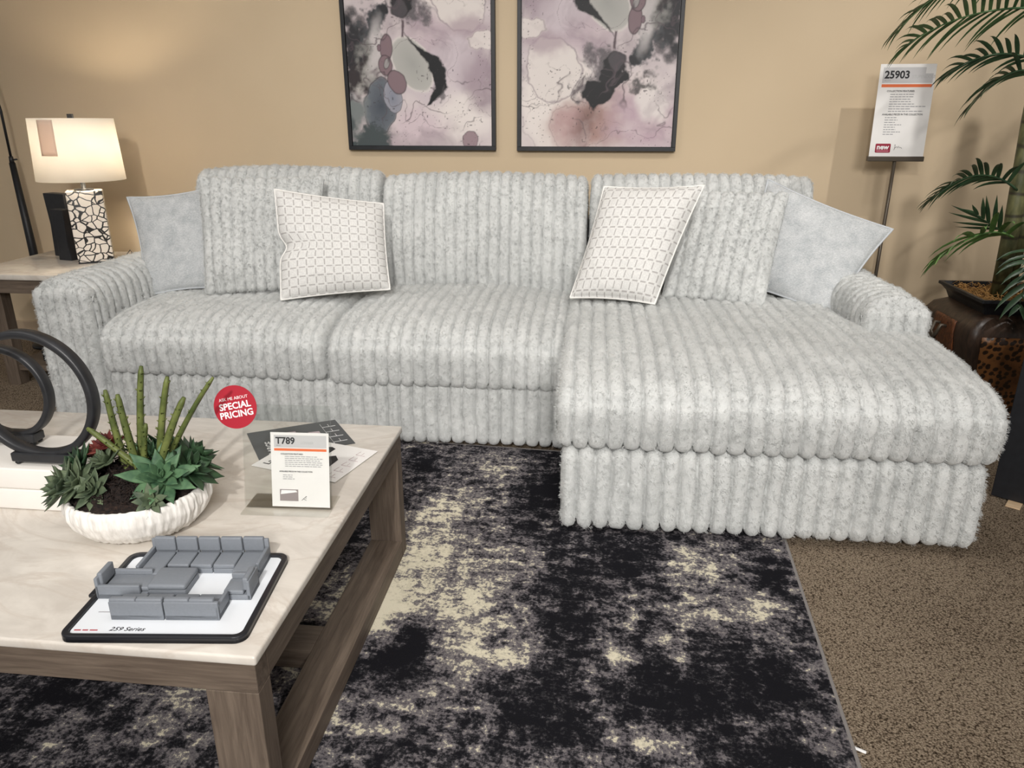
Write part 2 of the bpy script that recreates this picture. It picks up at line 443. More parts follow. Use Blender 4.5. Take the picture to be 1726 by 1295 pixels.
# ------------------------------------------------------------------ throw pillows
def pillow(name, label, cat, TL, TR, BL, BR, T, mat, group=None, ribs=0, amp=0.014, k=0.05, seed=1, nu=72, nv=72, piping=None, notch=None, size=0.5, fuzz=0.002, sag=0.0):
    TL, TR, BL, BR = (np.array(p, float) for p in (TL, TR, BL, BR))
    c = (TL+TR+BL+BR)/4
    root = thing(name, tuple(BL*0.5+BR*0.5), label, cat, 0, group)
    if ribs: nu = ribs*10
    u = np.linspace(-1, 1, nu+1); v = np.linspace(-1, 1, nv+1)
    U, V = np.meshgrid(u, v, indexing='ij')
    x = U*(1-k*(1-V**2)); y = V*(1-k*(1-U**2))
    if notch:
        x = x + notch[1]*np.exp(-((V-notch[0])/0.16)**2)*np.clip(-U*1.4-0.1, 0, 1)
    a = (x+1)/2; b = (y+1)/2
    P = (1-a)[..., None]*((1-b)[..., None]*BL + b[..., None]*TL) + a[..., None]*((1-b)[..., None]*BR + b[..., None]*TR)
    du = (TR+BR-TL-BL); dv = (TL+TR-BL-BR)
    N = np.cross(du, dv); N /= np.linalg.norm(N)
    if N[1] > 0: N = -N
    th = T*(np.clip(1-np.abs(U)**3.2, 0, 1)*np.clip(1-np.abs(V)**3.2, 0, 1))**0.55
    if sag: th = th*(1 - sag*0.35*V)
    h = 0
    if ribs:
        fr = ((U+1)/2*ribs) % 1.0
        h = (amp*np.sqrt(np.clip(1-(2*fr-1)**2, 0, 1)) - amp*0.5)
    out = []; uvs = []
    for sgn in (1, -1):
        Q = (P + N*(sgn*th + sgn*h)[..., None]).reshape(-1, 3)
        if fuzz:
            e = (np.clip(1-np.abs(U)**6, 0, 1)*np.clip(1-np.abs(V)**6, 0, 1)).reshape(-1)
            w = (fbm(Q, 11, seed, 3)-0.5)*0.018 + (fbm(Q, 70, seed+3, 2)-0.5)*2*fuzz
            Q = Q + N*(sgn*w*e)[:, None]
        if ribs:
            sh = (amp*np.sqrt(np.clip(1-(2*(((U+1)/2*ribs) % 1.0)-1)**2, 0, 1))).reshape(-1)
            edge = (np.abs(V) > 0.93).reshape(-1)*np.sign(V).reshape(-1)
            Q = Q + (dv/np.linalg.norm(dv))*(sh*edge)[:, None]
        out.append(Q); uvs.append(np.stack([U.reshape(-1)*size/2, V.reshape(-1)*size/2], 1))
    n = (nu+1)*(nv+1); idx = np.arange(n).reshape(nu+1, nv+1)
    A = np.stack([idx[:-1, :-1], idx[1:, :-1], idx[1:, 1:], idx[:-1, 1:]], 2).reshape(-1, 4)
    F = np.concatenate([A, A[:, ::-1]+n]).tolist()
    # bridge the open rim
    rim = list(idx[:, 0]) + list(idx[-1, 1:]) + list(idx[-2::-1, -1]) + list(idx[0, -2:0:-1])
    for i in range(len(rim)):
        p, q = int(rim[i]), int(rim[(i+1) % len(rim)])
        F.append((p, q, q+n, p+n)[::-1])
    body = mesh_obj('cover', np.concatenate(out), F, mat, root, True, world=True, uv=np.concatenate(uvs))
    if piping:
        ring = [(out[0][i]+out[1][i])/2 for i in rim]
        MB().tube([tuple(p) for p in ring[::2]] + [tuple(ring[0])], 0.0045, 6, cap=False).build('piping', piping, root, True, world=True)
    return root

t = NT('woven_grey_blue'); t.set(Roughness=0.95); t.b.inputs['Specular IOR Level'].default_value = 0.1
v = t.coord(); a = t.noise(t.coord((1, 1, 3)), 130, 3, 0.7); b = t.noise(v, 18, 4, 0.6)
mm = t.math('ADD', t.math('MULTIPLY', a, 0.6), t.math('MULTIPLY', b, 0.4))
t.color(t.ramp(mm, [(0.36, srgb(160, 165, 168)), (0.62, srgb(203, 205, 206))])); t.bump(a, 0.35, 0.004); M_woven = t.m

t = NT('grid_print_cotton'); t.set(Roughness=0.9); t.b.inputs['Specular IOR Level'].default_value = 0.1
c = t.node('ShaderNodeTexCoord'); sep = t.node('ShaderNodeSeparateXYZ'); t.link(c.outputs['UV'], sep.inputs[0])
cell = 0.0415
def dashes(p, q):
    fp = t.math('PINGPONG', t.math('DIVIDE', p, cell), 0.5)        # 0 at lines, .5 mid
    fq = t.math('PINGPONG', t.math('DIVIDE', q, cell), 0.5)
    return t.math('MULTIPLY', t.math('LESS_THAN', fp, 0.07), t.math('GREATER_THAN', fq, 0.17))
d = t.math('MAXIMUM', dashes(sep.outputs[0], sep.outputs[1]), dashes(sep.outputs[1], sep.outputs[0]))
nf = t.noise(t.coord(), 160, 3)
base = t.ramp(nf, [(0.3, srgb(208, 207, 205)), (0.7, srgb(226, 225, 222))])
t.color(t.mix(base, srgb(178, 175, 173), d)); t.bump(nf, 0.3, 0.003); M_grid = t.m
M_pipe = plain('white_piping', srgb(232, 231, 227), 0.9, 0.1)
M_pipeg = plain('grey_piping', srgb(190, 194, 198), 0.9, 0.1)

pillow('throw_pillow', 'plain blue-grey woven pillow leaning on the left sofa arm', 'pillow', (-2.215, 3.42, 0.955), (-1.72, 3.50, 1.03), (-2.09, 3.24, 0.515), (-1.66, 3.30, 0.545), 0.05, M_woven, 'plain blue-grey pillows', k=0.10, seed=41, piping=M_pipeg)
pillow('throw_pillow', 'channel-stitched plush pillow standing behind the left grid-print pillow', 'pillow', (-1.82, 3.37, 1.045), (-1.25, 3.46, 1.045), (-1.75, 3.17, 0.56), (-1.25, 3.27, 0.575), 0.05, M_plush, 'channel-stitched plush pillows', ribs=11, seed=42, k=0.03, fuzz=0.004)
pillow('throw_pillow', 'white pillow with grey dash grid and a dented side, on the left seat', 'pillow', (-1.40, 3.24, 1.015), (-0.945, 3.36, 0.945), (-1.345, 3.06, 0.56), (-0.895, 3.21, 0.585), 0.08, M_grid, 'grid-print pillows', k=0.03, seed=43, piping=M_pipe, notch=(-0.05, 0.13))
pillow('throw_pillow', 'white pillow with grey dash grid leaning tilted at the left of the chaise', 'pillow', (0.045, 3.35, 1.03), (0.46, 3.27, 1.045), (-0.085, 3.17, 0.575), (0.27, 3.07, 0.58), 0.085, M_grid, 'grid-print pillows', k=0.045, seed=44, piping=M_pipe, size=0.46)
pillow('throw_pillow', 'channel-stitched plush pillow between the right grid-print pillow and the plain one', 'pillow', (0.40, 3.47, 1.0), (0.83, 3.36, 1.0), (0.32, 3.30, 0.57), (0.735, 3.16, 0.57), 0.045, M_plush, 'channel-stitched plush pillows', ribs=8, seed=45, k=0.03, fuzz=0.004)
pillow('throw_pillow', 'plain blue-grey woven pillow turned on its corner against the right sofa arm', 'pillow', (0.77, 3.52, 1.055), (1.285, 3.38, 0.86), (0.64, 3.42, 0.61), (1.01, 3.16, 0.525), 0.055, M_woven, 'plain blue-grey pillows', k=0.06, seed=46, piping=M_pipeg)

# ------------------------------------------------------------------ rug
RUG = Matrix.Translation((0.60, 1.3, 0)) @ Matrix.Rotation(math.radians(-3.7), 4, 'Z')
BLOBS = [(-0.61,1.65,0.11,0.16,0.22),(-0.52,1.90,0.11,0.28,0.22),(-0.46,2.27,0.17,0.18,0.20),(-0.31,2.62,0.14,0.14,0.22),(-0.61,2.39,0.07,0.19,-0.10),(-0.11,2.44,0.13,0.20,-0.25),(-0.53,1.74,0.07,0.11,0.20),(-0.62,1.49,0.06,0.09,0.10),(-0.31,1.77,0.08,0.12,0.15),(-0.22,1.99,0.11,0.18,0.05),(-0.31,1.64,0.06,0.16,0.20),(-0.42,1.55,0.09,0.09,-0.25),(-0.49,1.46,0.09,0.09,-0.20),(-0.63,1.34,0.06,0.06,-0.10),(-0.54,1.26,0.05,0.07,0.08),(-0.49,1.36,0.08,0.06,0.02),(-0.30,1.50,0.07,0.09,0.15),(-0.22,1.55,0.06,0.05,0.20),(-0.13,1.45,0.09,0.11,-0.10),(-0.04,1.82,0.09,0.19,-0.20),(-0.02,1.62,0.11,0.15,-0.15),(0.11,2.00,0.07,0.14,-0.18),(0.31,2.02,0.09,0.10,0.22),(0.43,2.08,0.11,0.09,0.12),(0.10,1.57,0.05,0.04,0.30),(0.27,1.58,0.03,0.09,0.25),(0.35,1.78,0.10,0.08,0.22),(0.50,1.80,0.07,0.07,0.25),(0.57,1.95,0.05,0.13,-0.25),(0.21,1.82,0.08,0.09,0.00),(0.18,1.64,0.09,0.10,-0.10),(0.42,1.60,0.07,0.12,-0.10),(0.21,1.43,0.10,0.10,-0.25),(-0.01,1.37,0.10,0.10,-0.25),(0.12,1.30,0.06,0.03,0.28),(0.22,1.27,0.04,0.02,0.20),(0.04,1.30,0.05,0.05,-0.10),(0.36,1.45,0.11,0.06,-0.12),(0.50,1.50,0.06,0.09,-0.18),(0.52,1.39,0.05,0.06,0.10),(0.43,1.33,0.09,0.07,-0.22),(0.55,1.29,0.03,0.03,0.20),(0.41,1.40,0.07,0.04,0.12),(-0.12,1.29,0.08,0.07,-0.20),(-0.23,1.35,0.08,0.08,-0.12),(-0.27,1.24,0.06,0.05,-0.15),(-0.39,1.22,0.08,0.05,-0.10),(-0.12,2.15,0.08,0.16,-0.10),(0.04,2.14,0.12,0.08,-0.12),(0.21,2.11,0.06,0.07,-0.15),(-0.71,2.24,0.08,0.18,-0.15),(-0.67,2.63,0.07,0.11,-0.20),(-0.20,2.74,0.14,0.09,-0.12),(-0.71,1.75,0.05,0.12,0.00),(-0.31,2.13,0.10,0.12,-0.02),(-1.27,1.27,0.13,0.09,-0.20),(-1.05,1.26,0.11,0.07,-0.10),(-0.91,1.22,0.08,0.07,0.06),(-1.09,1.15,0.10,0.05,0.02),(-0.89,1.31,0.06,0.08,0.08),(-1.22,1.14,0.06,0.06,-0.20),(-0.81,1.16,0.05,0.04,0.15)] #@BLOBS
def rug():
    x0, x1, y0, y1 = -3.05, 0.0, -1.2, 1.45
    st = 0.018
    nx, ny = int((x1-x0)/st), int((y1-y0)/st)
    xs = np.linspace(x0, x1, nx+1); ys = np.linspace(y0, y1, ny+1)
    X, Y = np.meshgrid(xs, ys, indexing='ij')
    M = np.array(RUG)
    WX = M[0, 0]*X + M[0, 1]*Y + M[0, 3]; WY = M[1, 0]*X + M[1, 1]*Y + M[1, 3]
    P3 = np.stack([WX, WY, WX*0], 2).reshape(-1, 3)
    wx = (fbm(P3, 5, 3, 3)-0.5)*0.12; wy = (fbm(P3, 5, 9, 3)-0.5)*0.12
    bx = WX.reshape(-1)+wx; by = WY.reshape(-1)+wy
    lum = np.zeros(len(P3))
    for (cx, cy, rx, ry, am) in BLOBS:
        lum += 0.80*am*np.exp(-((bx-cx)/rx)**2-((by-cy)/ry)**2)
    lum += (fbm(P3*np.array([0.8, 1.4, 1]), 3.2, 77, 3)-0.5)*0.22
    lum = np.clip(0.485+lum, 0, 1)
    n = len(P3)
    V = np.stack([X.reshape(-1), Y.reshape(-1), np.full(n, 0.012)], 1)
    idx = np.arange(n).reshape(nx+1, ny+1)
    F = np.stack([idx[:-1, :-1], idx[1:, :-1], idx[1:, 1:], idx[:-1, 1:]], 2).reshape(-1, 4).tolist()
    rim = [int(i) for i in list(idx[:, 0]) + list(idx[-1, 1:]) + list(idx[-2::-1, -1]) + list(idx[0, -2:0:-1])]
    Vb = V[rim].copy(); Vb[:, 2] = 0.001
    for i in range(len(rim)):
        j = (i+1) % len(rim); F.append((rim[i], n+i, n+j, rim[j]))
    lumv = np.concatenate([lum, lum[rim]])
    cols = np.stack([lumv, lumv, lumv, np.ones(len(lumv))], 1)
    t = NT('distressed_rug'); t.set(Roughness=1.0); t.b.inputs['Specular IOR Level'].default_value = 0.05
    at = t.node('ShaderNodeAttribute', _attribute_name='tone')
    a = t.noise(t.coord((7, 16, 1)), 1.6, 5, 0.68, 0.4); b = t.noise(t.coord((16, 7, 1)), 1.6, 4, 0.65, 0.3)
    c = t.noise(t.coord(), 130, 2, 0.6); d = t.noise(t.coord(), 34, 4, 0.65, 0.6)
    s = t.math('ADD', t.math('MULTIPLY', t.math('SUBTRACT', a, 0.5), 0.75), t.math('MULTIPLY', t.math('SUBTRACT', b, 0.5), 0.45))
    s = t.math('ADD', s, t.math('MULTIPLY', t.math('SUBTRACT', d, 0.5), 0.5))
    s = t.math('ADD', s, t.math('MULTIPLY', t.math('SUBTRACT', c, 0.5), 0.5))
    s = t.math('ADD', s, at.outputs['Fac'])
    colr = t.ramp(s, [(0.34, srgb(26, 26, 30)), (0.44, srgb(52, 51, 54)), (0.50, srgb(94, 90, 94)), (0.61, srgb(126, 121, 121)), (0.67, srgb(198, 191, 170)), (0.80, srgb(218, 211, 190))])
    t.color(colr); t.bump(t.noise(t.coord(), 420, 2), 0.6, 0.004)
    r = thing('area_rug', (0.60, 1.3, 0), 'large black, grey and cream distressed area rug on the brown carpet', 'rug', math.radians(-3.7))
    mesh_obj('pile', np.concatenate([V, Vb]), F, t.m, r, False, cols={'tone': cols})
    mb = MB(); w = 0.009
    for (a0, a1, b0, b1) in ((x1-0.001, x1+w, y0-w, y1+w), (x0-w, x0+0.001, y0-w, y1+w), (x0, x1, y0-w, y0+0.001), (x0, x1, y1-0.001, y1+w)):
        mb.rbox(a0, a1, b0, b1, 0.0008, 0.013, 0.003)
    mb.build('binding', plain('grey_binding', srgb(128, 124, 122), 0.9, 0.1), r)
rug()

# ------------------------------------------------------------------ coffee table
H = 0.435
TX0, TX1, TY0, TY1 = -2.10, -0.547, 0.985, 2.013
ct = thing('coffee_table', ((TX0+TX1)/2, (TY0+TY1)/2, 0), 'low greyed-oak coffee table with a cream marble top on the patterned rug', 'coffee table')
MB().rbox(TX0, TX1, TY0, TY1, H-0.020, H, 0.005, 3).build('marble_top', M_marble, ct, True, world=True)
i = 0.006
zt, zb = H-0.020, H-0.083
MB().rbox(TX0+i, TX1-i, TY0+i, TY0+i+0.045, zb, zt, 0.002).build('apron', M_woodX, ct, False, world=True)
MB().rbox(TX0+i, TX1-i, TY1-i-0.045, TY1-i, zb, zt, 0.002).build('apron', M_woodX, ct, False, world=True)
MB().rbox(TX1-i-0.045, TX1-i, TY0+i+0.045, TY1-i-0.045, zb, zt, 0.002).build('apron', M_woodY, ct, False, world=True)
MB().rbox(TX0+i, TX0+i+0.045, TY0+i+0.045, TY1-i-0.045, zb, zt, 0.002).build('apron', M_woodY, ct, False, world=True)
for xa, xb in ((TX1-i-0.098, TX1-i), (TX0+i, TX0+i+0.098)):
    for ya, yb in ((TY0+i, TY0+i+0.05), (TY1-i-0.05, TY1-i)):
        MB().rbox(xa, xb, ya, yb, 0.013, zb, 0.002).build('leg', M_woodZ, ct, False, world=True)
    MB().rbox(xa, xb, TY0+i+0.05, TY1-i-0.05, 0.013, 0.07, 0.002).build('stretcher', M_woodY, ct, False, world=True)
MB().rbox(TX0+i+0.098, TX1-i-0.098, 1.44, 1.535, 0.013, 0.07, 0.002).build('stretcher', M_woodX, ct, False, world=True)

# ------------------------------------------------------------------ white boxes + rings (coffee table)
M_box = plain('white_linen_box', srgb(232, 228, 222), 0.5, 0.3, noise=0.02, nscale=12)
for z0, lab in ((H, 'white flat box, lower of the two stacked under the black rings'), (H+0.054, 'white flat box, upper of the two stacked under the black rings')):
    bx = thing('decorative_box', (-1.40, 1.515, z0), lab, 'box', 0.0, 'white boxes on the coffee table')
    dx = -0.006 if z0 > H else 0.0
    MB().rbox(-0.247+dx, 0.227+dx, -0.097, 0.097, 0.0005, 0.0530, 0.004, 3).build('box_body', M_box, bx, True)
    MB().box(-0.012+dx, -0.0115+dx, -0.0974, -0.0968, 0.004, 0.050).build('seam', M_papergrey, bx)

def ring(name, label, cx, cy, zb_, R, band, depth, foot_w, rz):
    r = thing(name, (cx, cy, zb_), label, 'sculpture', rz, 'black ring sculptures')
    prof = [(R-band, -depth/2+0.003), (R-band+0.003, -depth/2), (R-0.003, -depth/2), (R, -depth/2+0.003), (R, depth/2-0.003), (R-0.003, depth/2), (R-band+0.003, depth/2), (R-band, depth/2-0.003), (R-band, -depth/2+0.003)]
    M = Matrix.Translation((0, 0, 0.016+R)) @ Matrix.Rotation(PI/2, 4, 'X')
    mb = MB(); n = 96; V = []; F = []
    for p, (rr, zz) in enumerate(prof[:-1]):
        for k in range(n):
            a = 2*PI*k/n; V.append(M @ Vector((rr*math.cos(a), rr*math.sin(a), zz)))
    q = len(prof)-1
    for p in range(q):
        for k in range(n):
            F.append((p*n+k, p*n+(k+1) % n, ((p+1) % q)*n+(k+1) % n, ((p+1) % q)*n+k))
    mb.add(V, F); mb.build('ring', M_blackmetal, r, True)
    MB().rbox(-foot_w/2, foot_w/2, -depth/2-0.006, depth/2+0.006, 0.008, 0.030, 0.003).build('foot', M_blackmetal, r, False)
    for sx in (-1, 1):
        for sy in (-1, 1):
            MB().lathe([(0.0, 0.0), (0.005, 0.0008), (0.0075, 0.005), (0.005, 0.009), (0, 0.0095)], 12, (sx*(foot_w/2-0.01), sy*(depth/2-0.003))).build('ball_foot', M_black, r, True)
    return r
ring('ring_sculpture', 'large black metal ring standing on the white boxes, nearer of two rings', -1.250, 1.455, H+0.1085, 0.153, 0.017, 0.030, 0.15, 0.0)
ring('ring_sculpture', 'smaller black metal ring standing behind the large ring on white boxes', -1.405, 1.555, H+0.1085, 0.118, 0.015, 0.028, 0.12, 0.0)

# ------------------------------------------------------------------ succulent bowl
bowl = thing('succulent_bowl', (-1.0, 1.405, H), 'white ribbed stone bowl of green succulents on the marble coffee table', 'potted plant')
t = NT('white_carved_stone'); t.set(Roughness=0.7); t.b.inputs['Specular IOR Level'].default_value = 0.2
f = t.noise(t.coord((1, 1, 0.25)), 90, 3, 0.6)
t.color(t.ramp(f, [(0.3, srgb(214, 210, 204)), (0.6, srgb(238, 235, 230))])); t.bump(f, 0.3, 0.004); M_stone = t.m
prof = [(0.0, 0.0), (0.085, 0.0), (0.118, 0.008), (0.138, 0.03), (0.149, 0.06), (0.148, 0.084), (0.142, 0.094), (0.136, 0.092), (0.130, 0.078), (0.10, 0.06), (0.0, 0.055)]
pp = np.array(prof); d = np.concatenate([[0], np.cumsum(np.hypot(*np.diff(pp, axis=0).T))])
s = np.linspace(0, d[-1], 70); pr = np.stack([np.interp(s, d, pp[:, 0]), np.interp(s, d, pp[:, 1])], 1)
n = 320; V = []; F = []
A = np.linspace(0, 2*PI, n, endpoint=False)
for j, (r, z) in enumerate(pr):
    wv = (vnoise(np.stack([A*22, np.full(n, z*22), np.zeros(n)], 1), 1.0, 5)-0.5) + 0.8*(vnoise(np.stack([A*44, np.full(n, z*30), np.zeros(n)], 1), 1.0, 6)-0.5)
    amp = 0.0055 if 4 < s[j]*100 and 0.10 < r and j < 52 else 0.0
    rr = r + amp*wv if r > 0.02 else np.full(n, r)
    for k in range(n): V.append((rr[k]*1.04*math.cos(A[k]), rr[k]*math.sin(A[k]), z))
for j in range(len(pr)-1):
    for k in range(n): F.append((j*n+k, j*n+(k+1) % n, (j+1)*n+(k+1) % n, (j+1)*n+k))
mesh_obj('bowl', V, F, M_stone, bowl, True)
# dark moss mound
nx = 60; V = []; F = []
for a in range(nx+1):
    for b in range(nx):
        r = 0.136*a/nx; th = 2*PI*b/nx
        V.append((r*math.cos(th), r*math.sin(th), 0))
V = np.array(V); hh = 0.074 + 0.058*np.clip(1-(np.hypot(V[:, 0], V[:, 1])/0.15)**2, 0, 1) + (fbm(V, 45, 3, 4)-0.5)*0.04 + (vnoise(V, 190, 4)-0.5)*0.012
V[:, 2] = hh
for a in range(nx):
    for b in range(nx): F.append((a*nx+b, a*nx+(b+1) % nx, (a+1)*nx+(b+1) % nx, (a+1)*nx+b))
t = NT('dark_moss'); t.set(Roughness=1.0); f = t.noise(t.coord(), 110, 5, 0.75, 1.0)
t.color(t.ramp(f, [(0.35, srgb(20, 15, 14)), (0.55, srgb(58, 42, 36)), (0.72, srgb(88, 66, 52))])); t.bump(f, 1.0, 0.02); M_moss = t.m
mesh_obj('moss', V, F, M_moss, bowl, True)
def leafmat(name, c0, c1, tip=None):
    t = NT(name); t.set(Roughness=0.5); t.b.inputs['Specular IOR Level'].default_value = 0.3
    f = t.noise(t.coord(), 35, 3)
    t.color(t.ramp(f, [(0.3, c0), (0.7, c1)])); return t.m
M_suc1 = leafmat('succulent_green', srgb(46, 76, 56), srgb(96, 128, 92))
M_suc2 = leafmat('succulent_grey_green', srgb(52, 66, 52), srgb(98, 110, 84))
M_suc3 = leafmat('succulent_dark', srgb(30, 50, 34), srgb(58, 84, 56))
M_suc4 = leafmat('succulent_red', srgb(74, 26, 30), srgb(128, 66, 56))
M_stalk = leafmat('stalk_green', srgb(66, 78, 40), srgb(112, 120, 66))

def fleshy_leaf(mb, base, direction, up, L, w, th, curl=0.25):
    """pointed thick leaf"""
    d = Vector(direction).normalized(); u = Vector(up); u = (u-d*u.dot(d)).normalized(); sdv = d.cross(u)
    n = 8; m = 8; V = []; F = []
    for a in range(n+1):
        s = a/n
        wid = w*(math.sin(PI*min(1, s*0.86+0.14))**0.7)*(1-s**5)*0.5 + 0.0003
        c = Vector(base) + d*(L*s) + u*(curl*L*s*s)
        tt = th*(1-s**3)*0.5+0.0003
        for k in range(m):
            an = 2*PI*k/m
            x = wid*math.cos(an); z = tt*math.sin(an) + 0.35*wid*(abs(math.cos(an))**2)*0.8
            V.append(c + sdv*x + u*z)
    for a in range(n):
        for k in range(m): F.append((a*m+k, a*m+(k+1) % m, (a+1)*m+(k+1) % m, (a+1)*m+k))
    F.append(tuple(range(m))[::-1]); F.append(tuple(range(n*m, n*m+m)))
    mb.add(V, F)

def rosette(c, ax, R, rows, mat, w=0.45, seed=0, open_=1.0):
    mb = MB(); rr = random.Random(seed); ax = Vector(ax).normalized()
    q = Vector((0, 0, 1)).rotation_difference(ax)
    for r in range(rows):
        k = r/(max(1, rows-1))
        cnt = int(9-4*k); L = R*(1-0.55*k); el = math.radians((12+62*k)*open_)
        for i in range(cnt):
            a = 2*PI*(i+0.5*(r % 2))/cnt + rr.uniform(-0.15, 0.15)
            e = el + rr.uniform(-0.12, 0.12)
            d = Vector((math.cos(a)*math.cos(e), math.sin(a)*math.cos(e), math.sin(e)))
            up = Vector((-math.cos(a)*math.sin(e), -math.sin(a)*math.sin(e), math.cos(e)))
            fleshy_leaf(mb, Vector(c)+q @ (d*0.006), q @ d, q @ up, L*rr.uniform(0.9, 1.08), L*w, L*0.13, 0.12)
    mb.build('succulent', mat, bowl, True)
R_ = [((0.082, -0.035, 0.128), (0.40, -0.55, 0.75), 0.082, 4, M_suc1, 0.40, 1, 1.0), ((-0.042, -0.088, 0.118), (-0.1, -0.7, 0.6), 0.045, 4, M_suc2, 0.5, 21, 1.0), ((-0.12, -0.07, 0.115), (-0.7, -0.5, 0.5), 0.062, 4, M_suc2, 0.5, 22, 1.0), ((-0.05, -0.02, 0.15), (-0.3, -0.3, 0.9), 0.045, 4, M_suc2, 0.55, 23, 1.2),
      ((0.115, 0.02, 0.120), (0.8, 0.0, 0.6), 0.070, 3, M_suc3, 0.50, 2, 1.0),
      ((0.095, 0.075, 0.125), (0.6, 0.5, 0.7), 0.070, 3, M_suc3, 0.5, 12, 1.0),
      ((-0.115, -0.02, 0.132), (-0.6, -0.4, 0.7), 0.062, 4, M_suc3, 0.5, 3, 1.0),
      ((-0.085, -0.075, 0.125), (-0.4, -0.6, 0.7), 0.058, 4, M_suc2, 0.5, 4, 1.0),
      ((-0.085, 0.02, 0.125), (-0.4, 0.0, 0.9), 0.045, 3, M_suc2, 0.6, 5, 1.0),
      ((-0.075, 0.03, 0.165), (-0.2, -0.2, 1), 0.045, 3, M_suc4, 0.5, 6, 1.2),
      ((-0.098, 0.035, 0.150), (-0.2, -0.2, 0.9), 0.040, 3, M_suc4, 0.5, 7, 1.2),
      ((0.01, 0.05, 0.125), (0.0, -0.1, 1), 0.060, 3, M_suc1, 0.35, 8, 1.5),
      ((0.02, 0.10, 0.125), (0.1, 0.6, 0.8), 0.065, 3, M_suc3, 0.45, 9, 1.0),
      ((0.088, -0.095, 0.105), (0.4, -0.8, 0.45), 0.032, 3, M_suc2, 0.5, 10, 1.1),
      ((-0.04, 0.10, 0.12), (-0.3, 0.6, 0.8), 0.05, 3, M_suc1, 0.45, 11, 1.0)]
for a in R_: rosette(*a)
mb = MB(); r3 = random.Random(12)
for k in range(420):
    a_, q_ = r3.uniform(0, 6.28), 0.115*math.sqrt(r3.random()); x_, y_ = q_*math.cos(a_), q_*math.sin(a_)
    if y_ > 0.05: continue
    z_ = 0.078+0.058*max(0, 1-(q_/0.15)**2)+r3.uniform(-0.004, 0.008); w_ = r3.uniform(0.008, 0.018); p_ = []
    th_ = r3.uniform(0, 6.28)
    for e_ in range(5):
        p_.append((x_+w_*math.cos(th_+e_*1.1)*0.6, y_+w_*math.sin(th_+e_*1.1)*0.6, z_+r3.uniform(-0.003, 0.009)))
    mb.tube(p_, 0.0013, 4)
tag(mb.build('moss_curls', M_moss, bowl, True), kind='stuff')
def stalk(p0, p1, p2, r):
    P0, P1, P2 = Vector(p0), Vector(p1), Vector(p2)
    pts = []; rr = []
    for k in range(13):
        s = k/12; pts.append(P0*(1-s)**2 + P1*2*s*(1-s) + P2*s*s); rr.append(r*(1-0.35*s)*(0.62 if k == 12 else 1))
    mb = MB().tube(pts, rr, 5)
    for k in range(1, 12):
        for b in range(3):
            an = rnd.uniform(0, 6.28); o = Vector((math.cos(an), math.sin(an), 0.2))*rr[k]*0.75
            mb.tube([pts[k]+o, pts[k]+o*1.9+Vector((0, 0, 0.003))], [0.0022, 0.0006], 4)
    mb.build('stalk', M_stalk, bowl, True)
STALKS = []
for b_, t_, r_ in (((-0.025, 0.005, 0.148), (-0.039, 0.005, 0.314), 0.0095), ((0.016, -0.015, 0.165), (0.002, -0.015, 0.313), 0.0100), ((0.014, 0.015, 0.16), (0.041, 0.025, 0.365), 0.0098),
                   ((0.06, 0.015, 0.17), (0.097, 0.025, 0.343), 0.0098), ((0.081, -0.015, 0.163), (0.140, 0.005, 0.304), 0.0105), ((0.094, 0.015, 0.179), (0.201, 0.025, 0.345), 0.0075),
                   ((-0.01, -0.015, 0.165), (-0.084, -0.015, 0.231), 0.0095), ((0.035, -0.01, 0.15), (0.052, -0.01, 0.245), 0.008)):
    B_, T_ = Vector(b_), Vector(t_); k_ = (T_-B_)/max(0.04, T_.z-B_.z); P_ = B_-k_*min(0.055, B_.z-0.10); P_.x = max(-0.06, min(0.09, P_.x))
    STALKS.append((tuple(P_), tuple((P_*0.45+T_*0.55)+Vector((-0.006, 0, 0.012))), tuple(T_), r_))
for a in STALKS: stalk(*a)

# ------------------------------------------------------------------ acrylic sign holder
hold = thing('sign_holder', (-0.688, 1.47, H), 'clear acrylic sign holder with a round red sticker, on the coffee table', 'sign holder')
tilt = math.atan2(0.05, 0.24)
Mp = Matrix.Translation((0, 0.014, 0.004)) @ Matrix.Rotation(math.radians(2.5), 4, 'Z') @ Matrix.Rotation(PI/2 - tilt, 4, 'X')      # x right, y up the pane, z toward viewer
mb = MB(); mb.prism(rrect(-0.104, 0.104, 0, 0.247, 0.003, 2), 0.0022, Mp @ Matrix.Translation((0, 0, -0.0045)))
mb.prism(rrect(-0.104, 0.104, 0, 0.247, 0.003, 2), 0.0022, Mp @ Matrix.Translation((0, 0, 0.0003)))
Mb_ = Matrix.Rotation(math.radians(2.5), 4, 'Z')
mb.prism(rrect(-0.104, 0.104, -0.018, 0.085, 0.003, 2), 0.0022, Mb_ @ Matrix.Translation((0, 0.0, 0.0006)))
mb.build('acrylic_pane', M_clear, hold, False)
Ms = Mp @ Matrix.Translation((0.030, 0.004, -0.0018))
sheet = mesh_obj('price_sheet', *(lambda b: (b.v, b.f))(MB().prism([(-0.069, 0), (0.069, 0), (0.069, 0.178), (-0.069, 0.178)], 0.0006, Ms)), M_paper, hold, False)
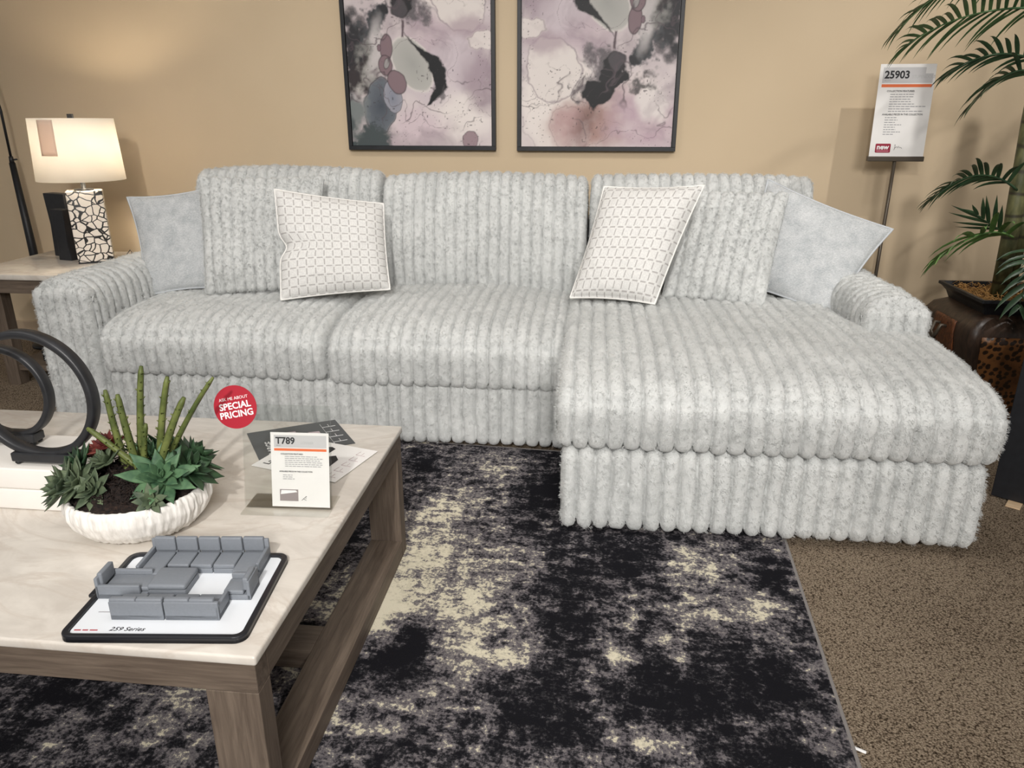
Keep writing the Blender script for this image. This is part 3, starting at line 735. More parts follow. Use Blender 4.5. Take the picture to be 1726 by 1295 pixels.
def sheet_print(sheet, Ms, w, h, code, bar2, name, title, lines1, sub, lines2, seed):
    """header block, code number, coloured band, two headed lists"""
    Mt = Ms @ Matrix.Translation((0, 0, 0.0007))
    mb = MB(); patch(mb, Mt, -w*0.44, w*0.46, h*0.80, h*0.965); mb.build('header_block', M_papergrey, sheet)
    mb = MB(); patch(mb, Mt, -w*0.44, w*0.46, h*0.755, h*0.787); mb.build('colour_band', M_orange, sheet)
    Mt2 = Ms @ Matrix.Translation((0, 0, 0.0013))
    lettering('code_number', code, h*(0.112 if w > 0.2 else 0.124), Mt2 @ Matrix.Translation((-w*0.41, h*0.85, 0)), M_ink, sheet, 0.03, sx=0.98)
    lettering('collection_name', name, h*0.048, Mt2 @ Matrix.Translation((w*(0.085 if w > 0.2 else 0.02), h*0.85, 0)), M_lightink, sheet, 0.0, sx=0.85 if w > 0.2 else 0.95)
    lettering('colour_name', bar2, h*0.022, Mt2 @ Matrix.Translation((-w*0.40, h*0.818, 0)), M_greyink, sheet, 0.01)
    lettering('heading', title, h*0.027, Mt2 @ Matrix.Translation((-w*0.33, h*0.705, 0)), M_ink, sheet, 0.012)
    lettering('heading', sub, h*0.027, Mt2 @ Matrix.Translation((-w*0.36, h*0.47 if lines2 < 6 else h*0.455, 0)), M_ink, sheet, 0.012, sx=0.9)
    r = random.Random(seed); mb = MB()
    for k in range(lines1):
        y = h*(0.675-k*0.026); x = -w*0.26; e = x + w*r.uniform(0.35, 0.68)
        while x < e:
            q = min(e, x+w*r.uniform(0.03, 0.09)); patch(mb, Mt, x, q, y, y+h*0.009, 0.0003); x = q+w*0.012
    mb.build('feature_list', M_greyink, sheet); mb = MB()
    for k in range(lines2):
        y = h*(0.425-k*0.026); x = -w*0.30; e = x + w*r.uniform(0.16, 0.36)
        while x < e:
            q = min(e, x+w*r.uniform(0.03, 0.08)); patch(mb, Mt, x, q, y, y+h*0.009, 0.0003); x = q+w*0.012
    mb.build('piece_list', M_greyink, sheet)
sheet_print(sheet, Ms, 0.138, 0.178, 'T789', 'BEIGE', 'LOVASA', 'COLLECTION FEATURES:', 6, 'AVAILABLE PIECES IN THIS COLLECTION:', 3, 5)
Mt = Ms @ Matrix.Translation((0, 0, 0.0008))
mb = MB(); patch(mb, Mt, -0.050, -0.006, 0.014, 0.042); mb.build('table_picture', plain('photo_grey', srgb(150, 140, 140), 0.5), sheet)
mb = MB()
mb.prism([(-0.048, 0.030), (-0.008, 0.036), (-0.012, 0.040), (-0.046, 0.040)], 0.0004, Mt @ Matrix.Translation((0, 0, 0.0005))); mb.build('picture_table', M_white, sheet)
mb = MB()
for k in range(3): mb.tube([Mt @ Vector((0.002+0.004*k, 0.016+0.004*k, 0)), Mt @ Vector((0.006+0.004*k, 0.020+0.003*k, 0)), Mt @ Vector((0.013, 0.016+0.004*k, 0))], 0.0006, 4)
mb.build('signature', M_ink, sheet)
st = MB().prism([(0.051*math.cos(2*PI*k/64), 0.051*math.sin(2*PI*k/64)) for k in range(64)], 0.0008, Mp @ Matrix.Translation((-0.118, 0.240, 0.0030)))
stk = mesh_obj('round_sticker', st.v, st.f, M_red, hold, False)
Mk = Mp @ Matrix.Translation((-0.118, 0.240, 0.0040)) @ Matrix.Rotation(math.radians(11), 4, 'Z')
lettering('lettering', 'ASK ME ABOUT', 0.0100, Mk @ Matrix.Translation((0, 0.0175, 0)), M_white, stk, 0.0, 'CENTER', 1.0)
lettering('lettering', 'SPECIAL', 0.0215, Mk @ Matrix.Translation((0, -0.0035, 0)), M_white, stk, 0.025, 'CENTER', 0.98)
lettering('lettering', 'PRICING', 0.0215, Mk @ Matrix.Translation((0, -0.0235, 0)), M_white, stk, 0.025, 'CENTER', 0.98)

# leaflets lying under it
def leaflet(name, label, corners, z, mat, h=0.0012):
    c = np.array(corners).mean(0)
    r = thing(name, (c[0], c[1], z), label, 'leaflet')
    V = [(x-c[0], y-c[1], 0.0) for x, y in corners] + [(x-c[0], y-c[1], h) for x, y in corners]
    o = mesh_obj('sheet', V, [(0, 3, 2, 1), (4, 5, 6, 7), (0, 1, 5, 4), (1, 2, 6, 5), (2, 3, 7, 6), (3, 0, 4, 7)], mat, r, False)
    BL_, BR_, TR_, TL_ = [Vector((x-c[0], y-c[1], h+0.0003)) for x, y in corners]
    def uvp(u, v): return BL_*(1-u)*(1-v) + BR_*u*(1-v) + TR_*u*v + TL_*(1-u)*v
    return o, uvp
def strip(mb, uvp, pts, wv=0.0008, dz=0.0):
    P = [uvp(*p)+Vector((0, 0, dz)) for p in pts]; mb.tube(P, wv, 4)
def quad(mb, uvp, pts, d=0.0003):
    P = [uvp(*p) for p in pts]; n = len(P)
    mb.add(P + [p+Vector((0, 0, d)) for p in P], [tuple(range(n, 2*n))] + [(k, (k+1) % n, n+(k+1) % n, n+k) for k in range(n)])
M_slate = plain('slate_print', srgb(70, 74, 78), 0.4, 0.4)
o1, uv1 = leaflet('leaflet', 'dark grey leaflet with white size drawings, beneath the clear sign holder', [(-0.872, 1.735), (-0.648, 1.872), (-0.763, 2.035), (-0.985, 1.905)], H+0.0006, M_slate)
mb = MB()
for k in range(4):
    y = 0.16+0.2*k; strip(mb, uv1, [(0.80, y), (0.95, y)], 0.0006); strip(mb, uv1, [(0.80, y), (0.80, y+0.13)], 0.0006); strip(mb, uv1, [(0.88, y), (0.88, y+0.1)], 0.0006)
strip(mb, uv1, [(0.80, 0.1), (0.80, 0.9)], 0.0006)
mb.build('size_drawing', M_white, o1)
mb = MB(); quad(mb, uv1, [(0.36, 0.62), (0.50, 0.62), (0.50, 0.78), (0.36, 0.80)]); quad(mb, uv1, [(0.60, 0.5), (0.74, 0.5), (0.74, 0.64), (0.62, 0.66)]); mb.build('product_picture', plain('dusty_pink', srgb(196, 178, 186), 0.5), o1)
Mx = Matrix.Translation(uv1(0.20, 0.12)) @ Matrix.Rotation(math.radians(122), 4, 'Z')
lettering('lettering', 'LARGE', 0.030, Mx, M_white, o1, 0.02)
o2, uv2 = leaflet('leaflet', 'white leaflet with black shapes and thin sketches, overlapping the dark grey leaflet', [(-0.877, 1.698), (-0.624, 1.627), (-0.568, 1.821), (-0.821, 1.892)], H+0.0024, M_paper)
mb = MB(); quad(mb, uv2, [(0.60, 0.06), (0.76, 0.10), (0.74, 0.56), (0.66, 0.66), (0.60, 0.60)]); quad(mb, uv2, [(0.42, 0.40), (0.55, 0.42), (0.56, 0.84), (0.50, 0.88), (0.42, 0.84)]); mb.build('silhouette', M_ink, o2)
mb = MB()
for k in range(5):
    u0 = 0.10+0.17*k
    strip(mb, uv2, [(0.84, u0), (0.95, u0)], 0.0005); strip(mb, uv2, [(0.84, u0), (0.85, u0+0.11)], 0.0005); strip(mb, uv2, [(0.90, u0+0.02), (0.90, u0+0.09)], 0.0005)
mb.build('size_drawing', plain('rose_line', srgb(160, 130, 136), 0.6), o2)
Mx = Matrix.Translation(uv2(0.15, 0.10)) @ Matrix.Rotation(math.radians(74), 4, 'Z')
lettering('lettering', 'Large', 0.028, Mx, M_ink, o2, 0.02)

# ------------------------------------------------------------------ planning tray with miniature sofa pieces
TR = math.radians(5.5)
tray = thing('display_tray', (-0.757, 1.136, H), 'black-rimmed white tray carrying grey miniature sofa pieces, at the coffee table corner', 'tray', TR)
tw, td = 0.166, 0.136
M_trayblack = plain('tray_black', (0.014, 0.015, 0.019), 0.3, 0.5)
MB().prism(rrect(-tw, tw, -td, td, 0.022), 0.006, Matrix.Translation((0, 0, 0.0005))).build('tray_base', M_trayblack, tray, False)
n0 = rrect(-tw, tw, -td, td, 0.022); n1 = rrect(-tw+0.011, tw-0.011, -td+0.011, td-0.011, 0.014); k_ = len(n0)
V = [(x, y, z) for pl, z in ((n0, 0.0005), (n0, 0.0135), (n1, 0.0135), (n1, 0.004)) for x, y in pl]
F = [(a*k_+i, a*k_+(i+1) % k_, (a+1)*k_+(i+1) % k_, (a+1)*k_+i) for a in range(3) for i in range(k_)]
o = mesh_obj('rim', V, F, M_trayblack, tray, False)
bv = o.modifiers.new('b', 'BEVEL'); bv.width = 0.0025; bv.segments = 3; bv.limit_method = 'ANGLE'
MB().rbox(-tw-0.012, -tw+0.004, -0.012, 0.030, 0.004, 0.011, 0.002).build('handle', M_trayblack, tray, True)
board = MB().prism(rrect(-tw+0.012, tw-0.012, -td+0.012, td-0.012, 0.013), 0.0018, Matrix.Translation((0, 0, 0.0066))).build('white_board', plain('white_board', srgb(226, 230, 235), 0.35, 0.4), tray)
zb_ = 0.0086
lettering('handwriting', '259 Series', 0.0150, Matrix.Translation((-0.086, -0.113, zb_)), M_ink, board, 0.004, shear=0.25)
mb = MB(); x = -0.148
for q in (0.012, 0.010, 0.014): mb.box(x, x+q, -0.113, -0.1105, zb_, zb_+0.0003); x += q+0.003
mb.build('red_line', M_red, board)
mb = MB(); mb.box(-0.132, -0.096, -0.061, -0.059, zb_, zb_+0.0003); mb.build('dark_line', M_greyink, board)
M_mini = plain('grey_resin', srgb(122, 127, 134), 0.5, 0.35, noise=0.04, nscale=200)
M_mini2 = M_mini
Wt = W[tray]
def mini(label, x, y, rz, w, d, back=True, arms='', seat_d=None, h=0.044, backh=0.044, nseat=1, bt=0.012):
    """w along local x, d along local y (sitter faces -y); back at +y"""
    p = Wt @ Vector((x, y, 0.0085))
    r = thing('miniature_sofa', tuple(p), label, 'model', TR+rz, 'grey miniature sofa pieces')
    g = 0.0006
    MB().rbox(-w/2+g, w/2-g, -d/2, d/2, 0, 0.011, 0.0012).build('base', M_mini, r, True)
    y1 = d/2-(bt if back else 0)
    ax0 = -w/2+g+(0.008 if 'l' in arms else 0); ax1 = w/2-g-(0.008 if 'r' in arms else 0)
    for k in range(nseat):
        q = (ax1-ax0)/nseat
        MB().rbox(ax0+k*q+0.0003, ax0+(k+1)*q-0.0003, -d/2-0.001, y1, 0.0114, 0.0205, 0.003, 3).build('seat', M_mini, r, True)
    if back:
        MB().rbox(-w/2+g, w/2-g, d/2-bt*0.55, d/2, 0, backh*0.88, 0.0015).build('back_frame', M_mini, r, True)
        for k in range(nseat):
            q = (ax1-ax0)/nseat
            MB().rbox(ax0+k*q+0.0003, ax0+(k+1)*q-0.0003, d/2-bt, d/2-0.002, 0.0210, backh, 0.003, 3).build('backrest', M_mini, r, True)
    for s in arms:
        xs = (-w/2+g, -w/2+0.0078) if s == 'l' else (w/2-0.0078, w/2-g)
        MB().rbox(xs[0], xs[1], -d/2+(0.012 if d > 0.07 else 0), d/2, 0.0, 0.029, 0.0018, 3).build('arm', M_mini, r, True)
    return r
# back row, left to right
mini('grey miniature chaise piece with one arm, leftmost of the back row', -0.086, 0.080, 0, 0.052, 0.092, arms='l', backh=0.052)
mini('grey miniature armless seat, second from left in the back row', -0.037, 0.096, 0, 0.045, 0.060, backh=0.052)
mini('grey miniature armless seat, third and middle of the back row', 0.009, 0.096, 0, 0.045, 0.060, backh=0.052)
mini('grey miniature armless seat, fourth from left in the back row', 0.055, 0.096, 0, 0.045, 0.060, backh=0.052)
mini('grey miniature corner seat with an arm, rightmost of the back row', 0.104, 0.086, 0, 0.052, 0.082, arms='r', backh=0.052)
mini('grey miniature lounger with two short arms, at the left side of the tray', -0.108, 0.010, PI/2, 0.062, 0.096, arms='lr', backh=0.050)
mini('grey miniature armchair at the right side of the tray, below the back row', 0.113, 0.004, -PI/2, 0.052, 0.050, arms='l', backh=0.047, bt=0.013)
mini('grey miniature loveseat seen from behind, left of the front pair', -0.048, -0.057, PI, 0.098, 0.052, nseat=2, backh=0.043, bt=0.014)
mini('grey miniature loveseat seen from behind with an end arm, right of the front pair', 0.0525, -0.057, PI, 0.100, 0.052, arms='l', nseat=2, backh=0.043, bt=0.014)
p = Wt @ Vector((-0.026, 0.020, 0.0085))
ot = thing('miniature_ottoman', tuple(p), 'grey miniature square ottoman in the middle of the tray', 'model', TR)
MB().rbox(-0.036, 0.036, -0.031, 0.031, 0, 0.013, 0.001).build('base', M_mini, ot, True)
MB().rbox(-0.037, 0.037, -0.032, 0.032, 0.0134, 0.025, 0.005, 3).build('cushion', M_mini, ot, True)
#@PART2
# ------------------------------------------------------------------ end table with lamp (left of the sofa)
EH = 0.60
EX0, EX1, EY0, EY1 = -3.07, -2.385, 3.27, 3.96
et = thing('end_table', ((EX0+EX1)/2, (EY0+EY1)/2, 0), 'greyed-oak end table with a cream marble top beside the left sofa arm', 'end table')
MB().rbox(EX0, EX1, EY0, EY1, EH-0.028, EH, 0.005, 3).build('marble_top', M_marble, et, True, world=True)
for a in ((EX0+0.01, EX1-0.01, EY0+0.012, EY0+0.05), (EX0+0.01, EX1-0.01, EY1-0.05, EY1-0.012)):
    MB().rbox(*a, EH-0.095, EH-0.028, 0.002).build('apron', M_woodX, et, False, world=True)
for a in ((EX0+0.01, EX0+0.05, EY0+0.05, EY1-0.05), (EX1-0.05, EX1-0.01, EY0+0.05, EY1-0.05)):
    MB().rbox(*a, EH-0.095, EH-0.028, 0.002).build('apron', M_woodY, et, False, world=True)
for xa in (EX0+0.07, EX1-0.135):
    for ya in (EY0+0.085, EY1-0.15):
        MB().rbox(xa, xa+0.065, ya, ya+0.065, 0.0, EH-0.029 if ya > 3.5 else EH-0.029, 0.002).build('leg', M_woodZ, et, False, world=True)
MB().rbox(EX0+0.08, EX1-0.08, EY0+0.10, EY1-0.10, 0.075, 0.105, 0.002).build('shelf', M_woodX, et, False, world=True)
b1 = thing('storage_box', (-2.70, 3.56, 0.1065), 'dark flat box at the bottom of the pile on the end table shelf', 'box')
MB().rbox(-0.15, 0.15, -0.12, 0.12, 0, 0.045, 0.004).build('box_body', M_black, b1, True); MB().rbox(-0.152, 0.152, -0.122, 0.122, 0.045, 0.055, 0.003).build('lid', M_blackmetal, b1, True)
b2 = thing('book', (-2.70, 3.555, 0.1625), 'pale book lying between two dark things on the end table shelf', 'book')
MB().rbox(-0.135, 0.135, -0.105, 0.105, 0.004, 0.026, 0.002).build('pages', M_paper, b2); MB().rbox(-0.14, 0.14, -0.11, 0.11, 0, 0.0035, 0.001).build('cover', M_papergrey, b2); MB().rbox(-0.14, 0.14, -0.11, 0.11, 0.0265, 0.030, 0.001).build('cover', M_papergrey, b2)
b3 = thing('storage_box', (-2.71, 3.565, 0.1935), 'dark blue-black lidded box topmost on the end table shelf', 'box')
MB().rbox(-0.12, 0.12, -0.10, 0.10, 0, 0.045, 0.004).build('box_body', M_trayblack, b3, True); MB().rbox(-0.123, 0.123, -0.103, 0.103, 0.0455, 0.058, 0.003).build('lid', M_black, b3, True)

lamp = thing('table_lamp', (-2.598, 3.66, EH), 'lit table lamp with white drum shade and black and white mosaic base', 'lamp')
t = NT('mosaic_shell'); t.set(Roughness=0.35)
v = t.coord((1, 1, 1.15)); wn = t.node('ShaderNodeTexNoise', Scale=9.0); t.link(v, wn.inputs['Vector'])
wv = t.n.new('ShaderNodeMix'); wv.data_type = 'VECTOR'; wv.inputs[0].default_value = 0.05; t.link(v, wv.inputs[4]); t.link(wn.outputs['Color'], wv.inputs[5])
vo = t.node('ShaderNodeTexVoronoi', _feature='DISTANCE_TO_EDGE', Scale=27.0); t.link(wv.outputs[1], vo.inputs['Vector'])
vc = t.node('ShaderNodeTexVoronoi', Scale=27.0); t.link(wv.outputs[1], vc.inputs['Vector'])
gap = t.ramp(vo.outputs['Distance'], [(0.055, (0, 0, 0)), (0.08, (1, 1, 1))])
hsv = t.ramp(t.math('FRACT', t.math('MULTIPLY', vc.outputs['Distance'], 7.0)), [(0, srgb(226, 216, 204)), (1, srgb(238, 230, 220))])
t.color(t.mix((0.012, 0.012, 0.012), hsv, gap)); t.bump(gap, 0.3, 0.003); M_mosaic = t.m
Mr = Matrix.Rotation(math.radians(32), 4, 'Z')
MB().rbox(-0.083, 0.083, -0.062, 0.062, 0.006, 0.365, 0.006, 3, Mr).build('lamp_base', M_mosaic, lamp, True)
MB().rbox(-0.083, 0.083, -0.062, 0.062, 0.0, 0.006, 0.002, 2, Mr).build('foot', M_black, lamp)
MB().lathe([(0.045, 0.365), (0.045, 0.371), (0.011, 0.373), (0.011, 0.45), (0.016, 0.452), (0.016, 0.50), (0.004, 0.502), (0.004, 0.715), (0.0, 0.716)], 20).build('stem', M_black, lamp, True)
t = NT('linen_shade'); n, l = t.n, t.l
df = n.new('ShaderNodeBsdfDiffuse'); df.inputs[0].default_value = (0.88, 0.85, 0.80, 1)
tl = n.new('ShaderNodeBsdfTranslucent'); tl.inputs[0].default_value = (0.93, 0.90, 0.85, 1)
mx = n.new('ShaderNodeMixShader'); mx.inputs[0].default_value = 0.5
l.new(df.outputs[0], mx.inputs[1]); l.new(tl.outputs[0], mx.inputs[2]); l.new(mx.outputs[0], t.out.inputs['Surface']); n.remove(t.b)
M_shade = t.m
sh = MB(); V = []; F = []; nn = 96
R0, R1, z0, z1 = 0.204, 0.191, 0.415, 0.712
for (r, z) in ((R0, z0), ((R0+R1)/2, (z0+z1)/2), (R1, z1), (R1-0.002, z1), ((R0+R1)/2-0.002, (z0+z1)/2), (R0-0.002, z0)):
    for k in range(nn): V.append((r*math.cos(2*PI*k/nn), r*math.sin(2*PI*k/nn), z))
for a in range(6):
    for k in range(nn): F.append((a*nn+k, a*nn+(k+1) % nn, ((a+1) % 6)*nn+(k+1) % nn, ((a+1) % 6)*nn+k))
shade = mesh_obj('lamp_shade', V, F, M_shade, lamp, True)
m = MB()
for k in range(3):
    a = 2*PI*k/3+0.4; m.tube([(0, 0, 0.700), (R1*0.99*math.cos(a), R1*0.99*math.sin(a), 0.700)], 0.002, 6)
m.build('shade_spider', M_blackmetal, lamp, True)
MB().rbox(-0.014, 0.014, -0.007, 0.007, 0.708, 0.732, 0.002).build('finial', M_black, lamp)
t = NT('frosted_bulb'); t.b.inputs['Emission Color'].default_value = (1, 0.85, 0.65, 1); t.b.inputs['Emission Strength'].default_value = 210.0; t.color((0.9, 0.85, 0.8))
MB().lathe([(0.0, 0.505), (0.014, 0.507), (0.016, 0.53), (0.030, 0.56), (0.033, 0.58), (0.027, 0.602), (0.0, 0.614)], 20, (0.035, 0)).build('bulb', t.m, lamp, True)
# price tag slip hanging down the shade
mb = MB(); V = []; F = []
c0, c1 = math.radians(257), math.radians(281)
for j in range(9):
    for i2 in range(7):
        z = z1-0.008-0.165*j/8; r = R1+(R0-R1)*(z1-z)/(z1-z0)+0.0022
        a = c0+(c1-c0)*i2/6; V.append((r*math.cos(a), r*math.sin(a), z))
for j in range(8):
    for i2 in range(6): F.append((j*7+i2, j*7+i2+1, (j+1)*7+i2+1, (j+1)*7+i2))
t = NT('tag_film'); n, l = t.n, t.l
df = n.new('ShaderNodeBsdfDiffuse'); df.inputs[0].default_value = (0.80, 0.73, 0.67, 1); tl = n.new('ShaderNodeBsdfTranslucent'); tl.inputs[0].default_value = (0.90, 0.78, 0.70, 1)
mx = n.new('ShaderNodeMixShader'); l.new(df.outputs[0], mx.inputs[1]); l.new(tl.outputs[0], mx.inputs[2]); mx.inputs[0].default_value = 0.55; l.new(mx.outputs[0], t.out.inputs['Surface']); n.remove(t.b)
tg = mesh_obj('price_tag', V, F, t.m, lamp, True); so = tg.modifiers.new('s', 'SOLIDIFY'); so.thickness = 0.0008; so.offset = 1
MB().tube([(0.10, 0.02, 0.010), (0.15, 0.02, 0.004), (0.165, 0.06, 0.035), (0.15, 0.07, 0.05), (0.14, 0.05, 0.03), (0.19, 0.06, 0.006), (0.225, 0.12, 0.004)], 0.0028, 8).build('power_cord', M_black, lamp, True)

# black block bookends
be = thing('bookend', (-2.855, 3.80, EH), 'tall chunky matte black bookend with a notched foot, left of the lamp', 'bookend', math.radians(-18), 'black bookends')
poly = [(-0.075, 0), (-0.030, 0), (-0.015, 0.06), (0.0, 0), (0.085, 0), (0.070, 0.10), (0.085, 0.335), (-0.075, 0.335), (-0.062, 0.17)]
MB().prism(poly, 0.06, Matrix.Translation((0, 0.03, 0)) @ Matrix.Rotation(PI/2, 4, 'X')).build('block', M_black, be, bevel=0.003)
be2 = thing('bookend', (-2.770, 3.69, EH), 'shorter chunky black bookend standing between the tall bookend and the lamp', 'bookend', math.radians(-14), 'black bookends')
poly = [(-0.045, 0), (0.045, 0), (0.035, 0.09), (0.045, 0.265), (-0.045, 0.265), (-0.035, 0.10)]
MB().prism(poly, 0.06, Matrix.Translation((0, 0.03, 0)) @ Matrix.Rotation(PI/2, 4, 'X')).build('block', M_black, be2, bevel=0.003)

fl = thing('floor_lamp', (-3.275, 4.06, 0), 'black floor lamp pole behind the end table at the left edge', 'lamp')
MB().lathe([(0.0, 0), (0.11, 0), (0.11, 0.012), (0.10, 0.02), (0.03, 0.026), (0.0, 0.026)], 40).build('base', M_black, fl, True)
MB().tube([(0, 0, 0.02), (0, 0, 0.6), (-0.012, 0, 1.075)], [0.026, 0.023, 0.016], 20).build('pole', M_black, fl, True)
MB().tube([(-0.012, 0, 1.075), (-0.012, 0, 1.11)], [0.013, 0.011], 16).tube([(0.0, 0, 1.092), (0.022, 0, 1.094)], 0.005, 10).build('collar', M_blackmetal, fl, True)
MB().tube([(-0.012, 0, 1.10), (-0.012, 0, 1.35), (-0.03, -0.01, 1.55), (-0.09, -0.03, 1.72), (-0.20, -0.07, 1.80), (-0.32, -0.11, 1.79)], 0.007, 12).build('rod', M_black, fl, True)
MB().lathe([(0.03, 1.80), (0.06, 1.78), (0.14, 1.66), (0.135, 1.66), (0.055, 1.77), (0.028, 1.79)], 40, (-0.33, -0.11)).build('lamp_shade', M_black, fl, True)

# ------------------------------------------------------------------ two framed ink paintings
def paint(nx, ny, flip):
    a = np.linspace(0, 1, nx+1); b = np.linspace(0, 1.4, ny+1)
    A, B = np.meshgrid(a, b, indexing='ij'); A = A.ravel(); B = B.ravel()
    if flip: A = 1-A; B = 1.4-B
    P = np.stack([A, B, A*0], 1)
    w1 = fbm(P, 3.2, 11, 5)-0.5; w2 = fbm(P, 3.2, 23, 5)-0.5
    wf1 = fbm(P, 16, 31, 4)-0.5; wf2 = fbm(P, 16, 37, 4)-0.5
    f = lambda *c: np.array(srgb(*c))
    g = fbm(P+np.stack([w1, w2, w1*0], 1)*0.5, 2.6, 51, 5)[:, None]
    C = f(176, 163, 168)*(1-g)+f(216, 206, 206)*g
    def blob(ca, cb, rx, ry, rot, col, soft=0.1, warp=0.1, fine=0.05, op=1.0, edge=None, ew=0.035, eo=0.7, grad=None):
        nonlocal C
        x = A-ca+w1*warp*2+wf1*fine; y = B-cb+w2*warp*2+wf2*fine
        c, s = math.cos(math.radians(rot)), math.sin(math.radians(rot))
        X, Y = (x*c+y*s)/rx, (-x*s+y*c)/ry
        d = np.sqrt(X*X+Y*Y)
        k = np.clip((1+soft-d)/(2*soft), 0, 1); k = (k*k*(3-2*k)*op)[:, None]
        cc = f(*col)[None, :]
        if grad is not None:
            q = np.clip(d, 0, 1)[:, None]; cc = cc*(1-q)+f(*grad)[None, :]*q
        C = C*(1-k)+cc*k
        if edge is not None:
            e = (np.exp(-((d-1)/ew)**2)*eo)[:, None]; C = C*(1-e)+f(*edge)[None, :]*e
    def poly(pts, col, fine=0.03, op=1.0, soft=0.006, edge=None):
        nonlocal C
        x = A+wf1*fine; y = B+wf2*fine
        ins = np.zeros(len(A), bool); dm = np.full(len(A), 9.0)
        n = len(pts)
        for i in range(n):
            (x0, y0), (x1, y1) = pts[i], pts[(i+1) % n]
            cnd = ((y0 > y) != (y1 > y)) & (x < (x1-x0)*(y-y0)/(y1-y0+1e-12)+x0); ins ^= cnd
            t_ = np.clip(((x-x0)*(x1-x0)+(y-y0)*(y1-y0))/((x1-x0)**2+(y1-y0)**2+1e-12), 0, 1)
            dm = np.minimum(dm, np.hypot(x-x0-t_*(x1-x0), y-y0-t_*(y1-y0)))
        sd = np.where(ins, -dm, dm); k = np.clip(0.5-sd/(2*soft), 0, 1)[:, None]*op
        C = C*(1-k)+f(*col)[None, :]*k
    # washes
    blob(0.72, 0.55, 0.36, 0.30, 20, (196, 184, 190), 0.5, 0.10)
    blob(0.55, 0.72, 0.26, 0.12, 30, (186, 168, 176), 0.5, 0.1, op=0.8)
    blob(0.80, 1.14, 0.24, 0.36, 0, (222, 214, 210), 0.25, 0.12, edge=(130, 118, 124), ew=0.02, eo=0.35)
    blob(0.80, 0.20, 0.26, 0.17, 0, (222, 214, 211), 0.4, 0.12)
    blob(0.45, 0.12, 0.20, 0.15, 0, (206, 190, 196), 0.5, 0.1)
    blob(0.94, 0.42, 0.14, 0.20, 25, (150, 132, 142), 0.6, 0.12, op=0.8)
    blob(0.80, 0.92, 0.17, 0.20, 15, (216, 208, 204), 0.10, 0.05, edge=(120, 104, 116), ew=0.035, eo=0.6)
    blob(0.86, 0.74, 0.14, 0.08, -10, (168, 150, 158), 0.4, 0.08, op=0.8)
    blob(0.92, 0.66, 0.10, 0.07, 0, (212, 203, 200), 0.15, 0.06, edge=(120, 108, 110), ew=0.04, eo=0.4)
    blob(0.48, 1.24, 0.30, 0.17, 20, (158, 124, 116), 0.6, 0.12, 0.08, op=0.9)
    blob(0.66, 1.30, 0.14, 0.15, 0, (176, 146, 146), 0.4, 0.10, 0.08, op=0.8, edge=(120, 96, 96), ew=0.03, eo=0.4)
    blob(0.56, 1.26, 0.06, 0.16, -25, (100, 74, 70), 0.9, 0.06, op=0.7)
    blob(0.18, 1.22, 0.20, 0.18, 0, (180, 158, 168), 0.5, 0.12)
    blob(0.12, 1.10, 0.08, 0.10, 0, (214, 206, 204), 0.4, 0.1)
    # pale granulation and frayed washes
    q = np.clip((fbm(P, 7, 141, 5)-0.5)*3.2, 0, 1)[:, None]; C = C*(1-0.35*q)+f(226, 218, 214)[None, :]*0.35*q
    q = np.clip((fbm(P+np.stack([w2, w1, w1*0], 1)*0.6, 5, 151, 5)-0.56)*4, 0, 1)[:, None]; C = C*(1-0.45*q)+f(132, 116, 126)[None, :]*0.45*q
    # dark masses
    blob(0.00, 0.60, 0.13, 0.25, 0, (44, 44, 48), 0.30, 0.14, 0.22, edge=(40, 40, 44), eo=0.2)
    blob(0.05, 0.44, 0.10, 0.12, 0, (56, 50, 52), 0.4, 0.10, 0.2)
    blob(0.13, 0.50, 0.07, 0.20, 10, (168, 166, 162), 0.5, 0.10, 0.2, op=0.7)
    blob(0.15, 0.83, 0.15, 0.08, 40, (66, 68, 72), 0.3, 0.14, 0.25)
    blob(0.22, 0.86, 0.06, 0.05, 0, (36, 36, 40), 0.4, 0.1, 0.2)
    blob(0.17, 0.66, 0.05, 0.16, -8, (196, 190, 190), 0.5, 0.08, op=0.8)
    blob(0.21, 0.27, 0.105, 0.18, -8, (70, 76, 86), 0.10, 0.05, 0.03, edge=(44, 44, 50), grad=(104, 110, 118))
    blob(0.30, 0.33, 0.065, 0.10, 12, (126, 130, 144), 0.08, 0.03, 0.02, edge=(60, 58, 66), grad=(150, 150, 160))
    blob(0.08, 0.05, 0.20, 0.09, 10, (70, 78, 80), 0.3, 0.12, 0.2, edge=(40, 44, 48), eo=0.4)
    blob(0.04, 0.20, 0.08, 0.09, 0, (120, 126, 126), 0.4, 0.12, 0.08)
    # pale crescent and black crescent
    blob(0.45, 0.53, 0.115, 0.19, 32, (158, 158, 154), 0.07, 0.02, 0.015, edge=(214, 208, 204), ew=0.05, grad=(176, 174, 170))
    poly([(0.405, 0.735), (0.46, 0.66), (0.56, 0.60), (0.635, 0.585), (0.70, 0.46), (0.705, 0.375), (0.60, 0.285), (0.555, 0.262), (0.585, 0.34), (0.605, 0.42), (0.575, 0.53), (0.51, 0.585), (0.44, 0.665)], (22, 23, 27), 0.05)
    poly([(0.62, 0.30), (0.70, 0.40), (0.69, 0.33), (0.655, 0.275)], (60, 58, 60), 0.10, 0.7)
    # mauve stones
    blob(0.275, 0.635, 0.045, 0.085, -3, (126, 106, 112), 0.05, 0.015, 0.008, edge=(50, 42, 46), ew=0.07)
    blob(0.265, 0.525, 0.05, 0.065, 10, (126, 106, 112), 0.05, 0.015, 0.012, edge=(50, 42, 46), ew=0.07)
    blob(0.275, 0.535, 0.02, 0.035, -20, (150, 146, 146), 0.08, 0.01, 0.012, edge=(50, 42, 46), ew=0.12)
